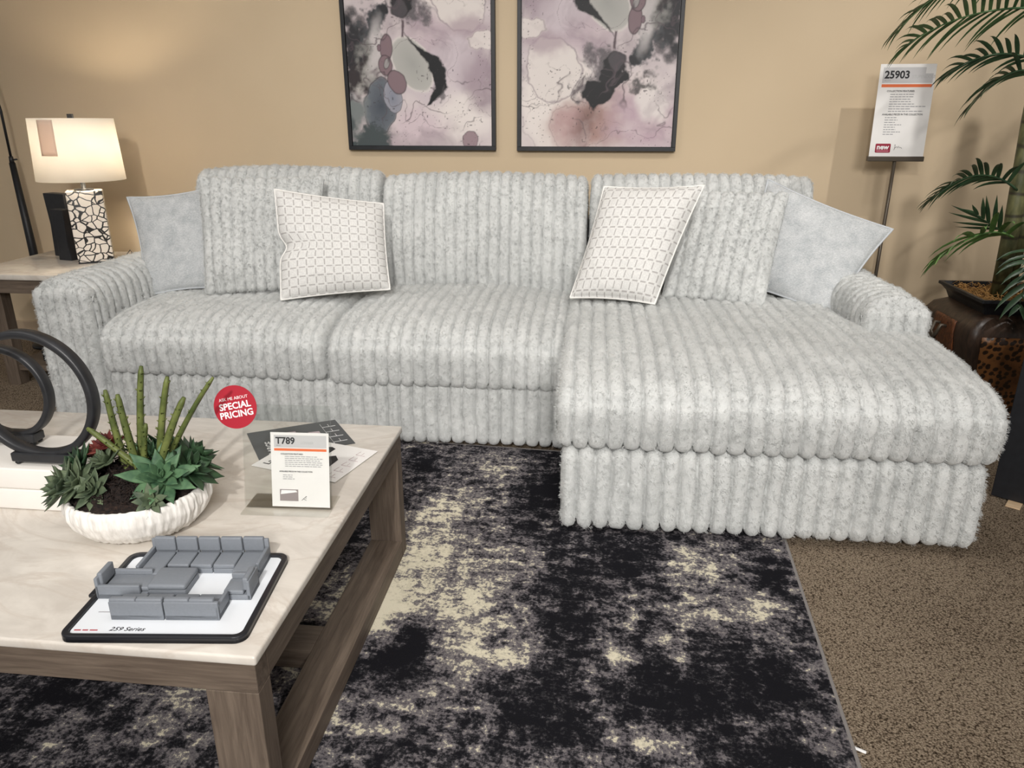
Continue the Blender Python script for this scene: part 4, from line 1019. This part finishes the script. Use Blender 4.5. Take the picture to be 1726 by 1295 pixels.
    blob(0.34, 0.42, 0.06, 0.075, 30, (128, 108, 114), 0.06, 0.02, 0.012, edge=(50, 42, 46), ew=0.06)
    blob(0.225, 0.635, 0.014, 0.022, 0, (120, 100, 108), 0.1, 0.005, 0.004, edge=(50, 42, 46), ew=0.12)
    # ink flower
    blob(0.48, 0.94, 0.14, 0.11, 0, (84, 80, 84), 0.45, 0.16, 0.3, op=0.9)
    blob(0.40, 0.98, 0.10, 0.10, 0, (26, 26, 30), 0.12, 0.14, 0.12)
    blob(0.38, 0.87, 0.06, 0.055, 0, (70, 66, 70), 0.10, 0.05, 0.04, edge=(28, 26, 30), ew=0.10)
    poly([(0.40, 1.00), (0.56, 1.00), (0.60, 1.08), (0.52, 1.17), (0.44, 1.12), (0.38, 1.06)], (22, 22, 26), 0.05)
    poly([(0.39, 0.80), (0.41, 0.80), (0.40, 0.70), (0.385, 0.70)], (86, 72, 78), 0.03)
    blob(0.20, 1.02, 0.10, 0.035, 8, (70, 68, 68), 0.6, 0.06, 0.22, op=0.9)
    blob(0.84, 0.03, 0.055, 0.06, 0, (150, 130, 136), 0.06, 0.03, 0.02, edge=(90, 76, 82), ew=0.05)
    # capillary lines and specks
    for (fr, sd, op, lo) in ((2.1, 71, 0.75, 0.008), (3.4, 83, 0.6, 0.007), (5.5, 97, 0.5, 0.007)):
        q = fbm(P+np.stack([w1, w2, w1*0], 1)*0.35, fr, sd, 4); e = np.exp(-((q-0.52)/lo)**2)*op*np.clip((fbm(P, 4, sd+1, 2)-0.42)*6, 0, 1)
        C = C*(1-e[:, None]) + f(84, 72, 78)[None, :]*e[:, None]
    sp = (vnoise(P, 95, 7) > 0.90) & (fbm(P, 5, 90, 3) > 0.56)
    C[sp] = C[sp]*0.35+np.array(f(60, 54, 58))*0.65
    return np.concatenate([np.clip(C, 0, 1), np.ones((len(C), 1))], 1)

t = NT('canvas_print'); t.set(Roughness=0.5); at = t.node('ShaderNodeAttribute', _attribute_name='ink'); t.color(at.outputs['Color']); t.b.inputs['Specular IOR Level'].default_value = 0.3; M_canvas = t.m
def picture(label, x0, x1, zb, flip):
    w = x1-x0; h = (w-0.03)*1.4+0.03
    r = thing('framed_painting', ((x0+x1)/2, WALL_Y-0.002, zb), label, 'painting', 0, 'framed abstract paintings')
    fw, d = 0.020, 0.038
    mb = MB()
    mb.rbox(-w/2, w/2, -d, 0, 0, fw, 0.0015); mb.rbox(-w/2, w/2, -d, 0, h-fw, h, 0.0015)
    mb.rbox(-w/2, -w/2+fw, -d, 0, fw, h-fw, 0.0015); mb.rbox(w/2-fw, w/2, -d, 0, fw, h-fw, 0.0015)
    mb.build('frame', M_black, r)
    nx, ny = 260, 364
    cw = w-2*fw-0.006; ch = h-2*fw-0.006
    X, Z = np.meshgrid(np.linspace(-cw/2, cw/2, nx+1), np.linspace(fw+0.003, fw+0.003+ch, ny+1), indexing='ij')
    n = X.size; V = np.stack([X.ravel(), np.full(n, -0.028), Z.ravel()], 1)
    idx = np.arange(n).reshape(nx+1, ny+1)
    F = np.stack([idx[:-1, :-1], idx[1:, :-1], idx[1:, 1:], idx[:-1, 1:]], 2).reshape(-1, 4).tolist()
    c = mesh_obj('canvas', V, F, M_canvas, r, False, cols={'ink': paint(nx, ny, flip)})
    MB().rbox(-w/2+0.01, w/2-0.01, -0.020, -0.001, 0.01, h-0.01, 0.001).build('backing', M_blackmetal, r)
picture('left abstract painting in a black frame, black crescent and slate-blue drops', -1.347, -0.533, 1.149, False)
picture('right abstract painting in a black frame, dark ink flower above a rusty wash', -0.418, 0.420, 1.147, True)

# ------------------------------------------------------------------ sign stand behind the right arm
ss_ = thing('sign_stand', (1.462, 3.97, 0), 'tall bronze sign stand with a large price sheet, behind the right sofa arm', 'sign stand')
M_bronze = plain('dark_bronze', srgb(84, 76, 66), 0.4, 0.5, 0.4)
MB().lathe([(0, 0), (0.12, 0), (0.12, 0.008), (0.03, 0.016), (0, 0.016)], 40).build('base', M_bronze, ss_, True)
MB().tube([(0, 0, 0.01), (0, 0, 1.125)], 0.0085, 16).build('pole', M_bronze, ss_, True)
MB().rbox(-0.132, 0.132, -0.012, 0.010, 1.112, 1.136, 0.003).build('bottom_channel', M_bronze, ss_)
Ms = Matrix.Translation((0, -0.004, 1.134)) @ Matrix.Rotation(PI/2-math.radians(3), 4, 'X')
w_, h_ = 0.254, 0.420
sheet = mesh_obj('price_sheet', *(lambda b: (b.v, b.f))(MB().prism([(-w_/2, 0), (w_/2, 0), (w_/2, h_), (-w_/2, h_)], 0.0007, Ms)), M_paper, ss_, False)
sheet_print(sheet, Ms, w_, h_, '25903', 'ALLOY', 'STUPENDOUS', 'COLLECTION FEATURES:', 8, 'AVAILABLE PIECES IN THIS COLLECTION:', 8, 8)
Mt = Ms @ Matrix.Translation((0, 0, 0.0008))
bdg = mesh_obj('new_badge', *(lambda b: (b.v, b.f))(MB().prism(rrect(-w_*0.40, -w_*0.12, h_*0.045, h_*0.145, 0.005, 3), 0.0006, Mt)), M_crimson, sheet, False)
lettering('lettering', 'new', 0.033, Mt @ Matrix.Translation((-w_*0.375, h_*0.082, 0.0008)), M_white, bdg, 0.03)
mb = MB(); patch(mb, Mt @ Matrix.Translation((0, 0, 0.0007)), -w_*0.375, -w_*0.15, h_*0.058, h_*0.068, 0.0003); mb.build('fine_print', plain('pink_print', srgb(206, 130, 146), 0.5), bdg)
mb = MB(); pts = [(-0.055, 0.13), (-0.045, 0.145), (-0.05, 0.085), (-0.06, 0.06), (-0.04, 0.10), (0.0, 0.11), (0.01, 0.09), (0.03, 0.12), (0.04, 0.095), (0.07, 0.10), (0.10, 0.085)]
mb.tube([Mt @ Vector((x*w_*0.9, 0.012+y*h_*0.75, 0.0004)) for x, y in pts], 0.0008, 4); mb.build('signature', M_ink, sheet)
mb = MB(); patch(mb, Mt, w_*0.32, w_*0.46, h_*0.90, h_*0.965, 0.0010); mb.build('header_tab', M_paper, sheet)

# ------------------------------------------------------------------ palm in a square pot
palm = thing('potted_palm', (1.82, 3.39, 0), 'green artificial palm in a dark square pot with spotted panels, right of the sofa', 'potted plant')
t = NT('dark_carved_wood'); t.set(Roughness=0.4); v = t.coord((1, 1, 0.35)); f = t.noise(v, 28, 5, 0.65, 0.6)
t.color(t.ramp(f, [(0.3, srgb(24, 19, 16)), (0.7, srgb(74, 56, 44))])); t.bump(f, 0.3, 0.006); M_potwood = t.m
t = NT('spotted_panel'); t.set(Roughness=0.4); v = t.coord((1, 1, 1)); vo = t.node('ShaderNodeTexVoronoi', Scale=46.0); t.link(v, vo.inputs['Vector'])
f = t.noise(v, 9, 3); base = t.ramp(f, [(0.3, srgb(88, 56, 30)), (0.7, srgb(130, 86, 48))])
sp = t.ramp(t.math('ADD', vo.outputs['Distance'], t.math('MULTIPLY', t.noise(v, 60, 2), 0.3)), [(0.58, (1, 1, 1)), (0.66, (0, 0, 0))])
t.color(t.mix(base, srgb(38, 24, 14), sp)); t.bump(vo.outputs['Distance'], 0.3, 0.004); M_spot = t.m
t = NT('woven_panel'); t.set(Roughness=0.5); v = t.coord((1, 1, 0.4)); f = t.noise(v, 85, 4, 0.7, 1.5); t.color(t.ramp(f, [(0.35, srgb(48, 28, 18)), (0.65, srgb(132, 78, 44))])); t.bump(f, 0.6, 0.006); M_weave = t.m
def sq_loft(mb, prof, r=0.02):
    rings = []
    for (hw, z) in prof: rings.append([(x, y, z) for x, y in rrect(-hw, hw, -hw, hw, min(r, hw*0.4), 4)])
    n = len(rings[0]); V = [p for q in rings for p in q]; F = []
    for a in range(len(rings)-1):
        for k in range(n): F.append((a*n+k, a*n+(k+1) % n, (a+1)*n+(k+1) % n, (a+1)*n+k))
    F.append(tuple(range(n))[::-1]); F.append(tuple(range((len(rings)-1)*n, len(rings)*n)))
    mb.add(V, F); return mb
body = [(0.15, 0.0), (0.165, 0.02), (0.185, 0.10), (0.212, 0.25), (0.235, 0.36), (0.246, 0.43), (0.243, 0.475), (0.222, 0.51), (0.190, 0.528), (0.178, 0.535)]
pot = sq_loft(MB(), body, 0.03).build('pot', M_potwood, palm, True)
sq_loft(MB(), [(0.172, 0.53), (0.185, 0.565), (0.205, 0.588), (0.212, 0.590), (0.212, 0.602), (0.196, 0.602), (0.186, 0.585), (0.180, 0.57)], 0.008).build('rim', M_black, palm, False)
def panel(name, side, mat, u0, u1, z0, z1):
    zs = np.linspace(z0, z1, 15); V = []; F = []
    bz = [b[1] for b in body]; bh = [b[0] for b in body]
    for z in zs:
        hw = np.interp(z, bz, bh)+0.003; k = hw/0.246
        for u in np.linspace(u0, u1, 9):
            V.append((u*k, -hw, z) if side == 'front' else (-hw, u*k, z))
    for a in range(14):
        for b in range(8): F.append((a*9+b, a*9+b+1, (a+1)*9+b+1, (a+1)*9+b))
    o = mesh_obj(name, V, F, mat, palm, True); s = o.modifiers.new('s', 'SOLIDIFY'); s.thickness = 0.004; s.offset = 0
    return o
panel('spotted_panel', 'front', M_spot, -0.200, 0.200, 0.04, 0.455)
panel('woven_panel', 'side', M_weave, -0.10, 0.10, 0.33, 0.485)
hd = MB().tube([(-0.246, -0.03, 0.445), (-0.272, -0.03, 0.45), (-0.285, -0.025, 0.41), (-0.28, 0.0, 0.385), (-0.285, 0.025, 0.41), (-0.272, 0.03, 0.45), (-0.246, 0.03, 0.445)], 0.008, 10).build('ring_handle', M_bronze, palm, True)
t = NT('excelsior_moss'); t.set(Roughness=0.9); f = t.noise(t.coord((1, 1, 1)), 70, 5, 0.7, 2.0); t.color(t.ramp(f, [(0.3, srgb(74, 50, 24)), (0.7, srgb(186, 142, 84))])); t.bump(f, 0.8, 0.01)
V = []; F = []; nn = 40
for a in range(nn+1):
    for b in range(nn+1): V.append((-0.182+0.364*a/nn, -0.182+0.364*b/nn, 0))
V = np.array(V); V[:, 2] = 0.575+(fbm(V, 30, 3, 3)-0.5)*0.05
for a in range(nn):
    for b in range(nn): F.append((a*(nn+1)+b, (a+1)*(nn+1)+b, (a+1)*(nn+1)+b+1, a*(nn+1)+b+1))
ms = mesh_obj('moss', V, F, t.m, palm, True)
mb = MB(); r2 = random.Random(4)
for k in range(260):
    x, y = r2.uniform(-0.17, 0.17), r2.uniform(-0.17, 0.17); a = r2.uniform(0, 6.28); L = r2.uniform(0.02, 0.05); z = 0.585+r2.uniform(-0.005, 0.012)
    mb.tube([(x, y, z), (x+L*0.5*math.cos(a), y+L*0.5*math.sin(a), z+r2.uniform(0.0, 0.02)), (x+L*math.cos(a+0.5), y+L*math.sin(a+0.5), z)], 0.0012, 4)
tag(mb.build('moss_strands', plain('straw', srgb(196, 150, 88), 0.8), palm, True), kind='stuff')
t = NT('palm_trunk'); t.set(Roughness=0.55); v = t.coord(); w = t.node('ShaderNodeTexWave', Scale=3.4, Distortion=1.5, Detail=2.0, _bands_direction='Z'); t.link(v, w.inputs['Vector'])
f = t.noise(t.coord((3, 3, 1)), 14, 4)
col = t.ramp(f, [(0.3, srgb(62, 66, 40)), (0.7, srgb(112, 110, 72))]); ed = t.ramp(w.outputs['Fac'], [(0.0, (0, 0, 0)), (0.10, (1, 1, 1))])
t.color(t.mix(srgb(52, 48, 32), col, ed)); t.bump(w.outputs['Fac'], 0.3, 0.006); M_trunk = t.m
for pts, r in (([(-0.055, -0.02, 0.56), (-0.06, -0.01, 0.9), (-0.075, 0.0, 1.3), (-0.085, 0.0, 1.75), (-0.08, 0.0, 2.1)], 0.033),
               ([(0.005, 0.03, 0.56), (0.0, 0.03, 0.9), (-0.01, 0.03, 1.3), (-0.005, 0.03, 1.8)], 0.030),
               ([(0.09, 0.0, 0.56), (0.085, 0.0, 0.9), (0.10, 0.02, 1.4), (0.12, 0.04, 2.0)], 0.034)):
    MB().tube(pts, [r*(1-0.05*k) for k in range(len(pts))], 20).build('trunk', M_trunk, palm, True)
def frondmat(name, c0, c1):
    t = NT(name); t.set(Roughness=0.42); f = t.noise(t.coord((1, 1, 1)), 16, 3); t.color(t.ramp(f, [(0.3, c0), (0.7, c1)]))
    return t.m
M_fd = frondmat('palm_dark', srgb(36, 58, 42), srgb(66, 92, 62)); M_fm = frondmat('palm_mid', srgb(50, 78, 48), srgb(88, 116, 72)); M_fb = frondmat('palm_bright', srgb(72, 112, 60), srgb(118, 158, 88))
def frond(p0, p1, p2, L, nl, mat, seed, wid=0.014, droop=0.35, start=0.12, fan=0.55, side=(0.1, -0.8, 0.6)):
    """arching rachis with paired strap leaflets; points in palm coordinates"""
    rr = random.Random(seed); P0, P1, P2 = Vector(p0), Vector(p1), Vector(p2)
    bz = lambda s: P0*(1-s)**2+P1*2*s*(1-s)+P2*s*s
    mb = MB(); pts = [bz(k/16) for k in range(17)]
    mb.tube(pts, [0.0055*(1-0.75*k/16) for k in range(17)], 6)
    sideref = side
    for k in range(nl):
        s = start+(1-start)*k/(nl-1)
        c = bz(s); T = (bz(min(1, s+0.02))-bz(s-0.02)).normalized()
        S = Vector(sideref); S = (S-T*S.dot(T)); S = S.normalized() if S.length > 1e-3 else Vector((0, 0, 1))
        U = S.cross(T)
        if U.z < 0: U = -U
        for sg in (-1, 1):
            ll = 0.95*L*(math.sin(PI*(0.22+0.62*s))**0.8)*rr.uniform(0.82, 1.1)*(0.9 if k < nl-1 else 0.7)
            an = fan+0.5*(1-s)+rr.uniform(-0.12, 0.12)
            d = (T*math.cos(an)+S*sg*math.sin(an)+U*rr.uniform(-0.05, 0.28)).normalized()
            nrm = (U+S*sg*0.15).normalized(); n = 6; V = []; F = []
            prev = c
            dirn = d.copy()
            for q in range(n+1):
                u = q/n
                wq = 1.15*wid*(0.35+0.65*math.sin(PI*min(1, 0.18+0.7*u)))*(1-u**3)*0.5+0.0002
                sd = dirn.cross(nrm).normalized()
                V += [prev-sd*wq+nrm*wq*0.35, prev-nrm*wq*0.1, prev+sd*wq+nrm*wq*0.35]
                dirn = (dirn+Vector((0, 0, -droop*0.5*u))).normalized(); prev = prev+dirn*(ll/n)
                nrm = (nrm-dirn*nrm.dot(dirn)).normalized()
            for q in range(n):
                for j in (0, 1): F.append((q*3+j, q*3+j+1, (q+1)*3+j+1, (q+1)*3+j))
            mb.add(V, F)
    mb.build('frond', mat, palm, True)
FR = [  # x, z in palm coordinates at the trunk plane
    ((-0.10, -0.06, 1.70), (-0.46, -0.15, 1.72), (-0.66, -0.18, 1.57), 0.24, 19, M_fm, 1, 0.014, 0.5, 0.10, 0.75),
    ((-0.10, -0.02, 1.86), (-0.42, -0.05, 1.92), (-0.66, -0.05, 1.63), 0.24, 17, M_fm, 2, 0.014, 0.5, 0.25, 0.6),
    ((-0.08, -0.04, 1.50), (-0.30, -0.10, 1.60), (-0.47, -0.12, 1.47), 0.18, 12, M_fd, 3, 0.015, 0.5, 0.15, 0.45),
    ((-0.08, -0.05, 1.45), (-0.22, -0.10, 1.55), (-0.36, -0.12, 1.36), 0.21, 11, M_fd, 4, 0.015, 0.6, 0.15, 0.5),
    ((-0.08, -0.03, 1.03), (-0.28, -0.08, 1.17), (-0.44, -0.10, 0.99), 0.19, 15, M_fd, 5, 0.016, 0.5, 0.12, 0.6),
    ((-0.08, -0.03, 0.85), (-0.15, -0.05, 0.88), (-0.23, -0.06, 0.93), 0.19, 5, M_fd, 6, 0.016, -0.05, 0.3, 0.5),
    ((-0.07, -0.06, 0.84), (-0.24, -0.16, 0.92), (-0.40, -0.20, 0.775), 0.26, 8, M_fb, 7, 0.024, 0.55, 0.1, 0.62),
    ((0.03, -0.10, 0.80), (-0.05, -0.22, 0.82), (-0.10, -0.27, 0.60), 0.21, 9, M_fd, 8, 0.019, 0.7, 0.15, 0.6, (1, 0, 0)),
    ((0.07, -0.08, 0.80), (0.02, -0.26, 0.82), (-0.02, -0.32, 0.56), 0.22, 10, M_fd, 9, 0.018, 0.7, 0.15, 0.6, (1, 0, 0)),
    ((0.02, 0.0, 1.80), (0.10, -0.10, 2.05), (0.30, -0.15, 1.95), 0.2, 14, M_fm, 10, 0.013, 0.5, 0.15, 0.7),
    ((0.0, 0.0, 1.95), (-0.10, -0.10, 2.2), (-0.30, -0.15, 2.1), 0.2, 14, M_fm, 11, 0.013, 0.5, 0.15, 0.7),
    ((0.12, 0.0, 1.4), (0.3, -0.08, 1.55), (0.48, -0.12, 1.40), 0.18, 12, M_fd, 12, 0.014, 0.5, 0.15, 0.6),
    ((0.12, 0.0, 1.9), (0.3, 0.05, 2.1), (0.5, 0.08, 1.9), 0.2, 14, M_fm, 13, 0.013, 0.5, 0.15, 0.7),
    ((0.10, -0.02, 1.0), (0.26, -0.06, 1.12), (0.42, -0.10, 0.95), 0.17, 10, M_fd, 14, 0.015, 0.5, 0.15, 0.6),
    ((-0.06, -0.04, 1.60), (-0.16, -0.10, 1.85), (-0.10, -0.2, 1.78), 0.2, 10, M_fm, 15, 0.013, 0.5, 0.2, 0.6)]
for a in FR: frond(*a)

# ------------------------------------------------------------------ black panel right of the chaise, scrap on the carpet
bp = thing('display_board', (1.488, 2.60, 0), 'black upright display board with pale wood feet, right of the chaise', 'display board', math.radians(-36))
MB().rbox(0.0, 0.62, 0.0, 0.022, 0.006, 1.15, 0.002).build('board', M_black, bp)
M_pale = wood('pale_wood', srgb(190, 160, 124), srgb(226, 200, 166), 'X')
for x in (0.055, 0.50): MB().rbox(x, x+0.045, -0.05, 0.16, 0.0, 0.0055, 0.001).rbox(x, x+0.045, 0.0225, 0.045, 0.0055, 0.12, 0.001).build('foot', M_pale, bp)
sp_ = MB().rbox(-0.014, 0.014, -0.004, 0.004, 0.0005, 0.004, 0.0015, 2, Matrix.Rotation(-0.5, 4, 'Z')).build('paper_scrap', M_white, None, True)
sp_.location = (0.622, 1.335, 0); tag(sp_, 'tiny white scrap on the brown carpet beside the rug edge', 'scrap')

if True:
    for o in [o for o in bpy.data.objects if o.type == 'MESH' and o.data.materials and o.data.materials[0] == M_plush]:
        nm = o.name.split('.')[0]
        if nm == 'back_frame': continue
        if nm in ('base_rail', 'chaise_base'): kp = lambda P, N: ((N[:, 1] < 0.2) | (np.abs(N[:, 0]) > 0.6)) & (N[:, 2] > -0.35)
        elif nm in ('seat_cushion', 'chaise_cushion'): kp = lambda P, N: ((N[:, 2] > -0.35) & (P[:, 1] < 3.58)) & (N[:, 1] < 0.6)
        elif nm == 'back_cushion': kp = lambda P, N: (N[:, 1] < 0.75) & (P[:, 2] > 0.50)
        elif nm == 'armrest': kp = lambda P, N: (N[:, 2] > -0.5) & (P[:, 2] > 0.02)
        elif nm == 'arm_front': kp = lambda P, N: N[:, 1] < 0.3
        else: kp = lambda P, N: N[:, 1] < 0.5
        add_fur(o, kp)
# ------------------------------------------------------------------ lights
def area(name, loc, target, size, power, col=(1, 0.93, 0.84), spread=180):
    l = bpy.data.lights.new(name, 'AREA'); l.shape = 'DISK'; l.size = size; l.energy = power; l.color = col; l.spread = math.radians(spread)
    o = bpy.data.objects.new(name, l); o.location = loc
    o.rotation_euler = (Vector(target)-Vector(loc)).to_track_quat('-Z', 'Y').to_euler(); COL.objects.link(o); return o
def spot(name, loc, target, power, ang, blend=0.6, rad=0.05, col=(1, 0.92, 0.82)):
    l = bpy.data.lights.new(name, 'SPOT'); l.energy = power; l.spot_size = math.radians(ang); l.spot_blend = blend; l.shadow_soft_size = rad; l.color = col
    o = bpy.data.objects.new(name, l); o.location = loc
    o.rotation_euler = (Vector(target)-Vector(loc)).to_track_quat('-Z', 'Y').to_euler(); COL.objects.link(o); return o
CW = (1, 0.965, 0.92)
spot('track_light', (2.0, 2.45, 2.95), (1.55, 4.0, 0.8), 85, 75, 0.7, 0.03, CW)
spot('track_light', (-0.3, -1.8, 3.0), (-0.7, 3.3, 0.3), 430, 62, 1.0, 0.07, CW)
spot('track_light', (-1.3, 2.2, 3.05), (-1.2, 3.7, 0.6), 42, 95, 0.8, 0.08, CW)
spot('track_light', (0.6, 2.0, 3.05), (0.5, 3.3, 0.5), 36, 100, 0.8, 0.08, CW)
area('ceiling_light', (0.0, 0.8, 3.15), (0.0, 0.8, 0), 2.6, 25, (1, 0.975, 0.95))
area('ceiling_light', (-2.5, 1.0, 3.15), (-2.5, 1.0, 0), 2.0, 18, (1, 0.975, 0.95))
area('ceiling_light', (0.8, -3.2, 3.05), (0.5, 2.2, 0.3), 1.5, 75, (1, 0.965, 0.93), 90)  # added front fill from behind the camera, brightens the upright sofa fronts
w = bpy.data.worlds.new('showroom'); sc.world = w; w.use_nodes = True
w.node_tree.nodes['Background'].inputs[0].default_value = (1, 0.97, 0.93, 1); w.node_tree.nodes['Background'].inputs[1].default_value = 0.36

# ------------------------------------------------------------------ camera
cam = bpy.data.cameras.new('camera'); cam.sensor_fit = 'HORIZONTAL'; cam.sensor_width = 36; cam.lens = 36*1250/1726
cam.clip_start = 0.05
co = bpy.data.objects.new('camera', cam); COL.objects.link(co); co.location = (0, 0, 1.3)
co.rotation_euler = (math.radians(90-19.55), 0, math.radians(6.1)); sc.camera = co
sc.view_settings.view_transform = 'Standard'; sc.view_settings.look = 'None'; sc.view_settings.gamma = 1.0; sc.view_settings.exposure = 0.02
